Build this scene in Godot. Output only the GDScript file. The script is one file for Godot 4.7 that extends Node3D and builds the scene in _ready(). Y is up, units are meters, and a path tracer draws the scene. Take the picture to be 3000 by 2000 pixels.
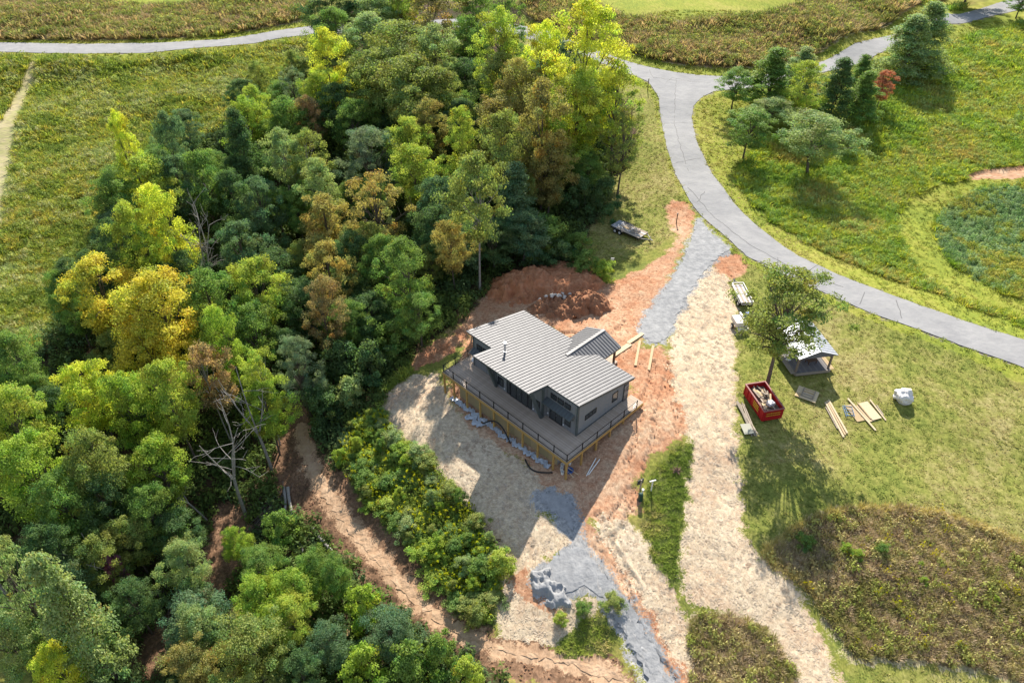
extends Node3D
# A new house on a cleared red clay slope beside woods, seen from the air. Metres, y up.

const CONTROL := [32.1,-139.8,4.2,27.3,-147.4,4.5,16.3,-162.1,5,0.4,-174.5,5.5,-22.5,-176.1,6,-46.3,-171.1,6,-67.5,-161.8,6,-89.4,-158.9,6,-108.1,-159.5,6,-126.4,-159.5,6,44.6,-143.3,4.2,59.7,-148.3,4.6,84.9,-168,5.5,110.3,-184.9,6,127.1,-194.5,6,144.3,-196.5,6,27.6,-118.1,3.6,28.2,-101.8,3,31.9,-89.5,2.6,36.8,-79.4,2.4,42.3,-74.2,2.3,48.4,-69.5,2.2,55.7,-64.4,2,60.9,-60.7,2,25.2,-86.2,2.5,21.1,-76.3,2.2,16.4,-66.9,1.9,15.3,-87.4,1.8,14.6,-98.2,2,19.4,-123.1,3,10.9,-148.8,4,31.2,-72.8,2,36,-64.7,1.8,27.5,-58.4,1.8,40,-60.9,1.8,47.7,-57.6,1.6,53.2,-54.5,1.4,23.1,-64.7,1.8,19.9,-51.4,1.4,18.4,-41.5,0.4,17.3,-35.5,-0.6,27.9,-45.9,1.2,38.3,-46.1,1,47.7,-43.8,0.6,23.6,-37.3,-0.2,31.7,-39.2,0.4,38.5,-37.1,0.2,43.3,-35.1,0,25.5,-30.7,-1.2,32.9,-31.7,-1,40.9,-29.9,-1,18.4,-30.2,-1.6,22.7,-26.8,-1.8,34.4,-26.8,-1.8,15.6,-46.4,0.6,13.8,-39.7,-0.4,11.4,-35.8,-1.2,13,-31,-1.8,11.7,-27.1,-2.4,6.7,-38.3,-1,4.7,-36.6,-1,8.7,-34.7,-1.4,10.8,-30.4,-2,3.5,-46.1,-0.9,5.5,-43.8,-0.6,9.1,-43.4,-0.2,1,-43.4,-1.4,-3.3,-49.4,-1.5,-8.1,-54.3,-1.6,-12.5,-59.5,-2.2,0.9,-38.7,-2.2,0.2,-34.9,-3,3.1,-33.5,-2.8,6.4,-32.7,-2.8,-5.8,-45.3,-3.2,-10.2,-50.7,-3,-14.6,-56,-3.4,-7.3,-42.2,-3.8,-3.4,-38.1,-3.4,-2.5,-34.4,-3.6,-24.2,-58.5,-6,-21.5,-53.1,-5.8,-16.6,-46.6,-5.6,-12.8,-41.7,-5.3,-8.6,-37.4,-5,-4.8,-34.2,-4.6,-1,-31.9,-4.2,3.8,-31,-3.8,8,-30,-3.4,9.8,-28,-3,-15.6,-49.9,-4.2,-11.9,-45.1,-4.4,-7,-38.7,-4.2,-24.4,-50.1,-7.2,-17.8,-43,-6.4,-12.5,-36.4,-5.6,-6.5,-31.2,-5,-25.3,-44.7,-7.4,-31.2,-49,-8,-30.1,-42.6,-8,-32.2,-38.8,-8,-33.2,-34.2,-7.6,-33,-30.9,-7.4,-24.1,-34.9,-6.6,-15.8,-31.3,-5.8,-28.4,-56.4,-7.4,-28.9,-66.6,-6.8,-27.8,-74.4,-6.2,-27.6,-81.7,-6,-36.7,-52.5,-6.5,-42.9,-46,-5.6,-46.4,-40.6,-5,-44.1,-32.2,-5.4,-38.8,-32.5,-6,-56.7,-40.6,-5,-47,-56.6,-4,-55.7,-55.6,-3,-68.4,-61.5,-2,-56.3,-68.1,-1,-65.8,-76.3,-0.5,-76.2,-96.4,0.8,-75.9,-109.5,1.4,-68.6,-117.3,1.6,-87.3,-133.6,2.8,-66.2,-143.2,3.4,-47.2,-153.4,4.2,-45.6,-128.9,2.2,-54.9,-108.8,0.2,-58.3,-91.3,-0.6,-55.5,-77.5,-1.4,-114.7,-125.5,2,-46.9,-84.2,-2.6,-41.7,-90.7,-3.2,-38.5,-71.9,-4.2,-43.8,-67.3,-3.8,-34.7,-82.1,-4.8,-36.8,-102.1,-2.4,-27.8,-96.9,-4,-23.1,-84.5,-5,-31.4,-114.4,-1,-23.3,-108.5,-2,-25.8,-127.8,1,-19.4,-144.3,3,-17,-85.7,-3.6,-19.3,-72.4,-4.6,-14.5,-66.8,-3.4,-20.3,-62.4,-5,-11.5,-94.8,-2,-10.6,-83.7,-2.2,-12.7,-112.3,0,-5.9,-125.5,2,-1.8,-103.2,0.8,1.5,-89.3,0.6,-4.4,-81.8,-0.2,3.1,-79.6,0.6,8.9,-81.8,1.2,8.8,-72.1,1.2,-5.9,-74.8,-0.8,-8.8,-69.4,-1.4,-10.9,-63.6,-1.9,7,-101.7,1.6,2,-142.6,3.6,38.6,-117.7,3,47.2,-108.7,1.8,62.8,-133.6,2.8,91.2,-161.8,4.2,110.7,-172.7,4.6,55.7,-102.8,1,60.1,-96.8,0.6,70.8,-106.4,1.4,83.8,-111.4,2,68.1,-92.7,0,72.8,-89.8,0.3,56.8,-82.4,0.8,61,-73.9,1.2,49.1,-85.8,1.4,42.1,-92.1,1.8,83.4,-134.1,2.6,98.2,-139.1,3.2,85.4,-96,1,55.4,-46.5,0.5,47.9,-33.4,-0.5,-82.5,-177.6,7,-108.7,-181,8,-54.3,-184.8,7,-18.5,-188.6,7,12.6,-181.1,7,39.4,-161.8,6,42.9,-181,8,70.8,-173.9,8,95,-184.7,8,124.3,-200.8,7,-126.9,-196.6,9,-62.1,-196.6,9,2.6,-196.6,9,67.3,-196.6,9,-154.3,-188.5,8,148.9,-188.5,8,5.3,-47.3,-0.2,6.8,-48.8,0.1,8.3,-50.3,0.5,9.8,-51.8,1,11.3,-53.2,1.6,13.1,-55,1.9,13.1,-56.4,1.9,11.8,-59.2,1.9,9.7,-62.8,1.9,12.2,-63,1.9,6.2,-65,1.2,2.7,-67.1,0.3,-7.4,-60.2,-0.7,-6.3,-59,-0.6,-3.4,-56,-0.6,-0.4,-52.9,-0.5,2.5,-49.9,-0.3,-4.7,-63.2,-0.7,-1.8,-66,-0.4,3.3,-57.9,0.4,6.8,-54.3,0.4,-0.2,-61.5,-0.2,11,-50,0.9,13.8,-51.4,1.5,7.4,-46.6,-0.1,15.9,-53.5,1.9,-3.2,-51.6,-1,1,-47.3,-0.6,-7.4,-55.9,-1.3]
const ZONES := [
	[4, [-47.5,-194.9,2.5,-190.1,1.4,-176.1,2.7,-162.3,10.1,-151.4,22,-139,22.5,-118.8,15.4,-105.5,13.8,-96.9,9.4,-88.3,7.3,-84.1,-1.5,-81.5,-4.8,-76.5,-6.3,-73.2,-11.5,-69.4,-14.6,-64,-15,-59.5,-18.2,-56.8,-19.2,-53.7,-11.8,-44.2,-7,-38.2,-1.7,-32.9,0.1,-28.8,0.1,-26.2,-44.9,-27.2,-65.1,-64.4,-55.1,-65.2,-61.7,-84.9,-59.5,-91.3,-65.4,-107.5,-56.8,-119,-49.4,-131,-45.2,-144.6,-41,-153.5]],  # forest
	[2, [1.3,-168.4,10.6,-160.4,25.6,-141.3,26.8,-134.7,25.6,-122.2,25.1,-104.9,26,-97.1,23.5,-89.9,17.8,-84,12.9,-81.6,10.1,-82.8,9.4,-88.3,14.6,-98.2,14.7,-105.6,22.3,-116.9,22,-139,9.2,-151.4,1.8,-162.3]],  # lawnB
	[2, [29.8,-83.1,34.1,-77.6,38.7,-73,42.7,-69.4,58.1,-58.1,47.3,-37.7,45.5,-39.4,42.5,-41.4,38.9,-42.4,33.6,-43.2,29.8,-42.6,26.6,-41.4,23.9,-39.8,21.9,-38.4,20.8,-39,21.5,-43.9,23.2,-53.9,25.6,-64.7,27.7,-72.9,27.7,-81.2]],  # lawnA
	[2, [25.4,-27.7,28.1,-29.1,32,-29.5,36.8,-28.6,40.8,-26.8,39.7,-24.6,23.7,-24.8]],  # lawnbottom
	[11, [-110.5,-164.1,-91.5,-163.6,-76.2,-164.4,-64.4,-166.7,-53.2,-172.7,-45.4,-178.7,-44.4,-173.7,-52.5,-169.9,-63.4,-163.4,-75.1,-161.4,-90.1,-160.3,-118.4,-161.5,-120.6,-165.2]],  # vergeL_top
	[11, [-116.1,-157.5,-106.5,-156.6,-87.9,-155.6,-73.7,-157.6,-62.5,-160.6,-51.7,-166.4,-43.4,-168.9,-42.8,-166,-51,-163.4,-61.4,-156.6,-72.5,-153.9,-86.1,-151.3,-97.3,-152.6,-113.2,-152.5]],  # vergeL_bot
	[11, [1.9,-180.9,12.1,-170.7,22.7,-161,33.2,-151.8,44.5,-150.2,55.7,-152.8,66.7,-159.7,85.9,-175.9,103,-190.2,112.7,-199.3,115.1,-197.5,95.2,-176.1,79.5,-165.4,59.7,-150.1,50.5,-146.5,41.3,-145.9,32.2,-147.8,27.7,-150.4,12.1,-167.1,1.4,-176.1]],  # vergeR_top
	[11, [38.7,-139.6,49.2,-141.5,59.8,-147.1,71.8,-153.6,94.4,-172.6,108.2,-180.4,123.7,-188.3,134,-193.9,126.1,-180,119,-179.1,105.2,-171.6,92.1,-163.9,76.7,-148.7,66.8,-135.6,57.9,-131,47.2,-121.6,41.4,-116.9,35.4,-107,33.5,-99,36.8,-93.7,40.5,-87.2,45,-82.7,49.2,-78.7,53.8,-76.1,57.6,-72.7,62.9,-66.3,61.3,-63.7,59.1,-65.8,49.9,-72.1,46.3,-75.1,42.5,-78.2,38.2,-83,36.5,-86.2,34.4,-91.2,32.8,-97.2,31.5,-105.1,30.8,-116.6,32,-127.8,33.1,-132,35.4,-135.5]],  # vergeR_bot
	[11, [62.2,-71.1,58,-73.4,54.6,-77.9,54.4,-85.3,55.8,-92.5,58.9,-99.2,62.9,-103.6,68,-106.2,75.1,-108.1,86.5,-107.7,85.5,-105.7,80.7,-105.6,74.1,-104.7,68.3,-102.3,63.4,-96.9,60.6,-91.8,59.6,-87.3,59.7,-81.8,61.5,-77,64.3,-74.9,67.5,-73.9,64.1,-68.3]],  # ringpath
	[13, [61.9,-94.3,67.7,-101.8,73.9,-104.3,80.6,-105.2,85.3,-105.4,67.6,-74.1,64.6,-75.3,61.8,-77.6,60.2,-82.3,59.9,-88]],  # basin
	[12, [-98.1,-152.8,-96.1,-152.3,-91.6,-135.7,-85.8,-120,-79,-104,-73.4,-91.7,-74.4,-85.9,-92.7,-119.6,-92.2,-127.6,-95.7,-138.5,-97.1,-148]],  # mownpath
	[3, [-148,-203.9,-50.7,-203.2,-46.2,-180.3,-53.4,-173.7,-64.8,-168,-76.4,-164.9,-91.8,-164.1,-110.8,-164.6,-125.4,-165.4]],  # brownTL
	[11, [-99.7,-191.4,-91.9,-186,-85,-184.1,-78.2,-185.4,-74.3,-189.7,-74.9,-195.5,-102,-198]],  # circleTL
	[3, [3.1,-196.6,17,-200.9,20.1,-185.8,24.6,-179.1,36.5,-172.6,51.4,-174.1,68.6,-182.5,80.2,-199.2,115.7,-206,104,-192.2,86.1,-176.2,66.8,-160,55.9,-153.3,44.5,-150.6,33.3,-152.2,22.8,-161.6,12.1,-171.1,2.5,-181.7]],  # brownTR
	[11, [17.2,-201.1,20.4,-186.6,24.6,-179.6,36.6,-173,51.5,-174.6,68.8,-183.1,79.9,-199]],  # ovalTR
	[3, [21.8,-38.3,23.9,-39.8,26.6,-41.3,29.7,-42.5,33.5,-43,38.8,-42.3,42.4,-41.3,45.4,-39.2,47.3,-37.7,41.3,-26.4,39.7,-27.5,37,-28.9,32.1,-29.7,27.9,-29.4,26.8,-30.3,26.4,-32.5,25.6,-35,23.6,-37]],  # brownBR
	[3, [14.9,-32.9,17.3,-33.5,21,-32.2,21.9,-30.1,22.6,-27.8,22.2,-25.4,14.1,-25.7,14.3,-28.3,13.6,-30.7]],  # brownBM
	[5, [26.6,-81.6,28.4,-77,25.7,-64.7,23.1,-53.9,21.8,-46.3,20.7,-39.5,21.8,-38.2,24.4,-35.8,24.7,-32.9,25.5,-30.7,25.7,-28,24.8,-25.4,22.2,-25.4,22.6,-27.8,21.9,-30.1,21,-32.5,17.3,-33.8,14.7,-34.6,14.7,-37.7,16.5,-44,18,-50.3,17.2,-53.6,16.9,-60.3,18.4,-66.2,21.2,-73.6,24.5,-79.8]],  # straw1
	[5, [-14.4,-62.2,-11.1,-65.4,-7.8,-62.7,-6.5,-58.2,-3.5,-54.2,0.2,-50.4,4.8,-46.3,3.1,-45.4,2.2,-43.6,6.2,-41.4,4.9,-39.8,2.9,-39.7,1.3,-38.7,-1.4,-37.3,-0.6,-39.4,-3.6,-43.8,-7.8,-49.6,-9.9,-52.5,-13.5,-55.6,-14.8,-58.9]],  # straw2
	[5, [7.9,-43.1,10.7,-43,12,-40.7,13.4,-36.5,14.7,-33.1,14.5,-28,13.2,-28.1,11.2,-34,9.4,-38.4,7.7,-41.3]],  # straw3
	[5, [-1.4,-37.1,1.5,-39,2.9,-39.7,3.3,-38.4,3.5,-35.1,7.3,-35.3,7.6,-34.2,5.7,-33.3,3.4,-31.6,0.5,-31.8,-1.3,-33.2]],  # straw4
	[6, [-4,-77.3,-2.1,-81.6,1.4,-83.5,6.7,-84.4,9.6,-79.3,12.6,-78.1,20.1,-83.6,23.2,-88.1,25.8,-95.8,26.6,-93.4,21.4,-81.4,15.7,-68.7,14.6,-64.6,17.7,-65.4,17.3,-59.6,17.6,-53.7,17.8,-51.9,15.8,-50.8,13.4,-48.9,12,-46.6,12,-43.8,10.6,-42.5,9,-42.6,8.5,-43.1,6.2,-42.5,4.7,-43.4,5.3,-47.7,13.7,-54.2,13.6,-56.7,10.9,-62.4,1.9,-73.8,-5.2,-72.2,-5.6,-68.9,-9.1,-66.3,-12.5,-65.4,-11.8,-68.8,-7.8,-70.8]],  # clay1
	[6, [-7.2,-61.8,-4.7,-73.9,1.8,-73.4,13.6,-57.4,13.7,-54.2,14.5,-53.6,6.2,-42.8,4.7,-44.3,1.1,-50.3,-3.5,-53.6,-6.5,-58.8]],  # clay2
	[6, [23,-99.1,26.6,-97.1,26.6,-93.4,23.1,-87.3,22.2,-91.4]],  # clay3
	[6, [26.9,-82.9,30.2,-84.6,31.2,-81.1,29.2,-77.9,26.3,-80]],  # clay4
	[6, [4.6,-42.7,6.7,-43.2,8.8,-39.5,11.3,-34.4,13.4,-29.3,14,-27,12.4,-27.1,10.9,-31.6,8.5,-36,6,-38.9]],  # clay5
	[6, [0.7,-38.5,1.9,-37.8,3.3,-34.9,5,-34.2,3.9,-33.6,2.2,-35.2,-1,-37.2]],  # clay6
	[6, [73.4,-109.7,78.5,-111,88.7,-111.5,86.3,-107.3,81.6,-107.3,74.8,-107.6,72.1,-107.6]],  # clay7
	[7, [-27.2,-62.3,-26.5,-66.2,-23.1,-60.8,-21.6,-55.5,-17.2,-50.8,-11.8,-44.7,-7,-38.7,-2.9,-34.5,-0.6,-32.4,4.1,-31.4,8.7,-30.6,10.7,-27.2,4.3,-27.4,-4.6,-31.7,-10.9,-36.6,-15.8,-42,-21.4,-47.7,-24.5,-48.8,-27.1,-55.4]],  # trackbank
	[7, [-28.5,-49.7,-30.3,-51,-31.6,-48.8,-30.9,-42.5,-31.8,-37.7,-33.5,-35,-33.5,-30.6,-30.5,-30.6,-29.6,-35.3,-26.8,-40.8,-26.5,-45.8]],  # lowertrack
	[8, [-25.8,-60.3,-23.9,-60.6,-21.8,-55.6,-19.8,-51.9,-15.9,-46.8,-11.9,-41.9,-8,-37.5,-4.4,-34.5,-0.6,-32.1,3.9,-31.2,8.3,-30.3,10.1,-27.9,7.8,-28,3.4,-30,-1.3,-31,-5.5,-33.1,-9.2,-36.2,-13.5,-40.7,-17.5,-45.6,-21.2,-50.3,-23.4,-54.6]],  # track
	[14, [-19.3,-54.3,-18.2,-56.8,-15.1,-60.2,-13.5,-55.6,-9.9,-52.5,-6.9,-49,-3.2,-43.7,-0.3,-39.3,-1.4,-37.9,-1.7,-33.3,-3.6,-34.2,-7,-38.7,-11.8,-44.2,-16,-49.1]],  # bank
	[15, [12,-40.3,12.4,-45.2,13.7,-47.2,15.4,-49.3,17.4,-50.7,17.9,-49.8,16.1,-44,14.8,-39.3,14.3,-34.6,13.4,-36.5]],  # greenstrip
	[15, [3,-31.4,5.7,-33.2,7.1,-34.4,8.2,-33.2,8.5,-31,6.2,-30.6]],  # padtuft
	[9, [27,-94.8,28.1,-88.5,30.3,-84.7,27.5,-82.9,24.4,-78.3,21.2,-72.8,17.8,-65.3,16.2,-65.3,14.5,-66.9,15.1,-69.7,18.2,-74.7,22.3,-82.3,25.3,-89.8]],  # gravel1
	[9, [2.1,-45.9,4,-46.8,6.4,-44.6,6.1,-43,6.2,-41.7,7.4,-39.7,6.6,-39.1,5.3,-40.9,3.9,-43,2.6,-44.2,1.9,-45.1]],  # gravel2
	[9, [1.9,-38.3,4.5,-40.2,6.7,-40.6,8.9,-36.8,10.2,-35.2,11.7,-32.2,13.2,-27.8,14.1,-25.4,10.8,-25.5,10.4,-28.5,9,-31.9,7.3,-35.3,5.8,-35.5,3.6,-34.9,2.6,-35.7,1.7,-37.3]],  # gravel3
]
const ROAD_EDGE := [-128.67,-162.98,-109.68,-162.46,-90.6,-161.5,-75.46,-162.43,-63.72,-164.6,-52.75,-170.87,-44.67,-174.99,-32.61,-177.11,-17.72,-178.69,-7.69,-179.5,1.4,-177.34,12.11,-168,21.09,-157.2,27.87,-151.44,32.38,-148.72,37.02,-147.32,41.55,-146.87,50.77,-147.35,60.07,-151.18,79.99,-166.66,95.36,-176.75,122.56,-194.59,139.86,-204.16,138.1,-193.62,121.35,-186.91,107.97,-180,94.31,-172.23,71.71,-153.23,59.6,-146.63,49.1,-141.04,42.09,-139.84,38.52,-138.73,35.38,-135.47,33.36,-131.97,32.32,-127.83,31.14,-116.64,31.67,-105.69,32.91,-97.67,34.59,-91.73,36.66,-86.67,38.4,-83.51,42.64,-78.62,46.48,-75.49,50.12,-72.52,59.28,-66.16,64.21,-62.06,61.51,-57.61,56.61,-61.27,47.94,-67.54,43.13,-71.03,39.55,-74.48,34.49,-79.62,31.34,-83.33,29.3,-88.92,27.49,-93.47,26.39,-97.89,25.79,-105.65,25.72,-115.28,26.66,-126.07,27.53,-136.37,26.69,-143.24,19.16,-153.14,9.35,-162.05,0.58,-169.33,-7.5,-173.81,-17.28,-173.11,-31.75,-171.28,-43.3,-168.35,-51.56,-165.92,-62.35,-160.12,-73.53,-157.1,-87.76,-155.16,-106.38,-156.35,-124.81,-156.9]
# x, z, crown radius, height of the crown's middle, shape, colour, label
const TREES := [
	[-37.8, -159.1, 4.6, 9.0, "R", "dk", "dark green tree beyond the left road bend, nearest the road"],
	[-31.7, -162.2, 5.0, 9.0, "R", "dk", "dark green tree at the top edge, second from the left road"],
	[-24.9, -161.9, 4.5, 9.0, "R", "dk", "dark green tree at the top edge left of the yellow-topped one"],
	[-15.6, -148.3, 6.0, 11.0, "T", "ob", "large olive gold tree at the top of the woods"],
	[-22.0, -156.6, 3.2, 10.0, "T", "yg", "slim yellow-green tree beside the large olive gold one at the top"],
	[-7.2, -152.2, 3.6, 10.0, "T", "gr", "mid green tree at the top between the olive gold tree and ivy tree"],
	[-1.1, -147.3, 3.8, 11.0, "A", "gr", "thin ivy-covered tree with bare limbs where the road leaves the woods"],
	[-27.5, -155.0, 4.4, 9.0, "R", "pl", "pale grey-green tree near the top of the woods"],
	[-34.1, -147.4, 3.9, 9.0, "R", "gr", "mid green tree at the woods edge beside the left road"],
	[-27.0, -144.7, 5.0, 9.0, "R", "pl", "wide pale green tree behind the bright yellow poplar"],
	[-30.9, -125.7, 3.3, 11.0, "T", "ye", "bright yellow poplar at the left edge of the upper woods"],
	[-33.2, -124.5, 2.7, 8.0, "R", "yg", "yellow-green tree at the foot of the bright yellow poplar"],
	[-19.6, -133.4, 5.7, 11.0, "R", "ol", "large olive tree in the upper middle of the woods"],
	[-22.9, -125.4, 4.9, 10.0, "R", "ol", "olive tree just below the wide pale green crown"],
	[-16.6, -119.0, 5.3, 11.0, "R", "ol", "broad olive tree with dark limbs in the centre of the upper woods"],
	[-13.2, -130.7, 4.0, 10.0, "T", "pl", "pale green tree right of the large olive crown"],
	[-12.6, -120.8, 3.6, 9.0, "R", "ol", "olive tree right of the broad one with dark limbs"],
	[-8.1, -142.4, 3.1, 9.0, "R", "gr", "green tree below the ivy-covered tree"],
	[-8.3, -131.5, 3.4, 7.0, "R", "dk", "dark green tree in the shade left of the yellow-green poplar"],
	[-2.2, -122.3, 3.6, 13.0, "T", "yg", "yellow-green poplar top left of the tallest yellow tree"],
	[-1.7, -117.2, 4.1, 10.0, "T", "ol", "olive tree under the yellow-green poplar top"],
	[1.3, -111.2, 3.5, 11.0, "T", "ob", "brownish olive tree left of the tallest yellow tree"],
	[-2.1, -107.2, 3.8, 9.0, "T", "ob", "brownish olive tree second below the yellow-green poplar top"],
	[11.1, -109.2, 5.5, 16.0, "B", "ye", "tallest bright yellow tree towering in front of the road"],
	[5.1, -116.4, 3.2, 13.0, "T", "ye", "yellow tree touching the left side of the tallest yellow tree"],
	[15.9, -108.4, 3.7, 11.0, "A", "yg", "yellow-green spreading limbs on the road side of the tallest yellow tree"],
	[16.0, -100.9, 2.9, 9.0, "A", "ol", "olive spreading tree leaning over the grass by the flat trailer"],
	[9.1, -104.4, 4.0, 11.0, "T", "yg", "yellow-green tree just below the tallest yellow tree"],
	[4.2, -96.3, 3.5, 12.0, "T", "ob", "tall rusty olive tree in front of the yellow trees"],
	[5.2, -95.0, 2.8, 8.0, "T", "ob", "lower rusty olive tree with a bare trunk foot near the grass"],
	[-0.8, -96.2, 3.2, 10.0, "T", "ol", "olive tree left of the tall rusty one"],
	[-4.2, -79.0, 3.4, 14.0, "L", "ol", "tall olive tree with a long bare grey trunk by the red mound"],
	[-21.8, -104.1, 4.1, 8.0, "P", "gy", "rounded grey-green pine in the middle of the woods"],
	[-13.6, -97.7, 3.3, 9.0, "R", "yg", "yellow-green tree right of the grey-green pine"],
	[-15.9, -105.2, 2.8, 9.0, "R", "yg", "small yellow-green tree above and right of the grey-green pine"],
	[-7.4, -102.9, 2.1, 9.0, "T", "yg", "narrow yellow-green tree between the olive trees right of the pine"],
	[-13.0, -110.6, 2.6, 8.0, "T", "ob", "dark brownish tree above the yellow-green crowns"],
	[-8.4, -116.6, 2.3, 7.0, "R", "bl", "small bluish green tree in a gap of the upper woods"],
	[-18.0, -88.3, 3.9, 10.0, "A", "or", "golden orange tree with bare grey limbs in the middle of the woods"],
	[-25.3, -88.0, 3.0, 9.0, "R", "or", "orange olive tree left of the golden orange one"],
	[-27.4, -94.6, 2.4, 9.0, "T", "pl", "pale green narrow tree above the orange olive one"],
	[-30.4, -102.1, 2.7, 11.0, "L", "ol", "olive tree on a thin pale trunk beside the meadow edge"],
	[-33.7, -101.2, 2.7, 11.0, "L", "pl", "pale olive tree on thin twin trunks at the meadow edge"],
	[-33.7, -117.8, 2.0, 8.0, "R", "pk", "small pinkish red tree near the meadow edge"],
	[-37.0, -116.9, 3.2, 8.0, "R", "gr", "mid green tree beside the small pinkish red one"],
	[-29.5, -120.9, 3.2, 8.0, "R", "dk", "dark green tree under the bright yellow poplar"],
	[-26.1, -116.4, 3.0, 8.0, "R", "gr", "green tree right of the dark one under the yellow poplar"],
	[-10.2, -90.8, 2.4, 8.0, "R", "bl", "bluish green tree left of the tall bare trunk"],
	[-10.2, -85.1, 2.7, 7.0, "R", "dk", "dark green tree at the foot of the golden orange one"],
	[0.4, -89.8, 2.6, 6.0, "C", "bl", "blue-green cedar at the front edge of the woods"],
	[1.4, -84.2, 3.0, 5.0, "R", "bl", "blue-green tree at the woods edge above the red mound"],
	[-2.3, -83.4, 2.7, 5.0, "R", "dk", "dark tree right of the tall bare grey trunk"],
	[5.2, -85.5, 2.5, 3.2, "S2", "gr", "mid green bush at the woods edge left of the flat trailer"],
	[3.2, -83.9, 1.7, 3.0, "S2", "bl", "pale blue-green bush at the foot of the woods edge"],
	[-7.5, -79.9, 2.1, 7.0, "R", "or", "pale orange tree left of the tall bare grey trunk"],
	[13.3, -95.2, 1.9, 3.0, "S2", "dk", "dark bush at the foot of the tallest yellow tree"],
	[10.0, -95.8, 2.0, 3.0, "S2", "dk", "dark bush left of the one at the tallest yellow tree"],
	[-53.4, -95.8, 1.5, 11.0, "T", "ye", "yellow tree top standing up from the meadow side of the woods"],
	[-51.0, -93.1, 3.5, 9.0, "R", "yg", "yellow and green tree at the meadow side of the woods"],
	[-53.3, -89.4, 3.1, 8.0, "R", "gr", "green rounded tree farthest out on the meadow side"],
	[-49.1, -100.2, 2.2, 10.0, "T", "bl", "dark blue-green tree top beside the meadow"],
	[-47.5, -95.1, 2.4, 9.0, "R", "bl", "blue-green tree below the dark top beside the meadow"],
	[-44.6, -96.9, 3.0, 9.0, "R", "gr", "mid green tree between the blue-green tree and the cone-shaped one"],
	[-41.0, -104.8, 2.4, 8.0, "C", "dk", "dark green cone-shaped tree near the lime tree"],
	[-42.8, -113.8, 2.7, 8.0, "T", "lm", "bright lime tree at the meadow edge"],
	[-42.5, -118.5, 2.3, 8.0, "R", "yg", "yellow-green tree behind the bright lime one"],
	[-37.5, -114.4, 2.4, 7.0, "R", "gr", "green tree between the lime tree and twin trunks"],
	[-38.1, -127.6, 2.3, 7.0, "A", "gy", "pale whitish sparse tree at the meadow corner"],
	[-35.7, -93.3, 2.7, 8.0, "R", "bl", "dark blue-green tree below the cone-shaped one"],
	[-31.5, -95.8, 2.4, 6.0, "R", "gr", "low green tree at the foot of the thin twin trunks"],
	[-40.0, -94.7, 2.5, 8.0, "R", "dk", "dark green tree left of the dark blue-green one"],
	[-43.0, -79.4, 2.6, 11.0, "T", "ye", "yellow-green tree above the bare grey dead tree"],
	[-46.7, -79.2, 2.4, 10.0, "R", "yg", "yellow-green tree left of the one above the dead tree"],
	[-50.0, -79.7, 2.3, 8.0, "R", "dk", "dark green tree behind the golden pair on the meadow side"],
	[-36.0, -83.3, 2.7, 8.0, "R", "bl", "bluish green tree right of the bare grey dead tree"],
	[-39.0, -78.8, 3.4, 9.0, "D", "x", "bare grey dead tree with fine twigs amid the left woods"],
	[-41.6, -77.0, 2.5, 7.0, "R", "dk", "dark green tree under the bare grey dead tree"],
	[-47.8, -69.9, 3.6, 9.0, "R", "go", "golden yellow tree nearest the meadow"],
	[-39.4, -65.8, 4.1, 10.0, "R", "go", "largest golden yellow tree in the left woods"],
	[-39.6, -61.9, 3.0, 8.0, "R", "go", "golden yellow tree below the largest golden one"],
	[-53.5, -71.7, 1.7, 6.0, "R", "gr", "small green tree beside the golden one nearest the meadow"],
	[-35.3, -69.7, 2.9, 9.0, "R", "gr", "mid green tree right of the largest golden one"],
	[-31.1, -73.5, 2.9, 9.0, "R", "yg", "yellow-green tree with orange tips in the left woods"],
	[-30.4, -67.7, 2.8, 8.0, "R", "gr", "green tree below the one with orange tips"],
	[-31.0, -61.5, 2.0, 10.0, "T", "lm", "lime tree above the pinkish orange crown"],
	[-31.8, -57.6, 2.2, 11.0, "L", "pk", "pinkish orange tree on a thin pale trunk"],
	[-26.5, -57.7, 1.9, 10.0, "L", "yg", "yellow-green tree on thin leaning stems beside the track"],
	[-26.2, -56.3, 2.1, 7.0, "R", "lm", "lime green tree nearest the start of the dirt track"],
	[-23.4, -60.9, 2.2, 7.0, "P", "gy", "grey-green pine at the head of the dirt track"],
	[-43.3, -55.2, 2.5, 8.0, "R", "ye", "yellow tree below the dark gap in the left woods"],
	[-38.9, -53.9, 2.3, 9.0, "R", "lm", "lime yellow tree right of the yellow one below the gap"],
	[-34.7, -54.6, 2.3, 10.0, "R", "yg", "yellow-green tree with rusty tips above the white snag"],
	[-53.4, -59.7, 2.4, 7.0, "R", "gr", "green tree on the left border beside the white-flowered meadow"],
	[-48.8, -51.3, 2.4, 8.0, "R", "yg", "green tree with reddish tips on the left border"],
	[-48.6, -55.8, 2.1, 5.0, "R", "dk", "dark grey-green tree in the gap on the left"],
	[-23.0, -76.7, 2.3, 9.0, "R", "or", "orange olive tree in the middle of the woods above the rusty one"],
	[-21.6, -68.9, 2.1, 8.0, "T", "rb", "rusty brown tree at the inner woods edge"],
	[-27.2, -76.5, 2.3, 6.0, "R", "dk", "dark green tree left of the rusty brown one"],
	[-31.2, -82.1, 2.7, 6.0, "R", "dk", "very dark tree in the shaded hollow"],
	[-21.1, -83.2, 2.6, 7.0, "R", "dk", "dark green tree below the golden orange one"],
	[-16.7, -80.3, 2.3, 7.0, "R", "gr", "green tree below and right of the golden orange one"],
	[-12.9, -73.3, 2.7, 8.0, "T", "gr", "mid green tree left of the tall bare grey trunk"],
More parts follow.
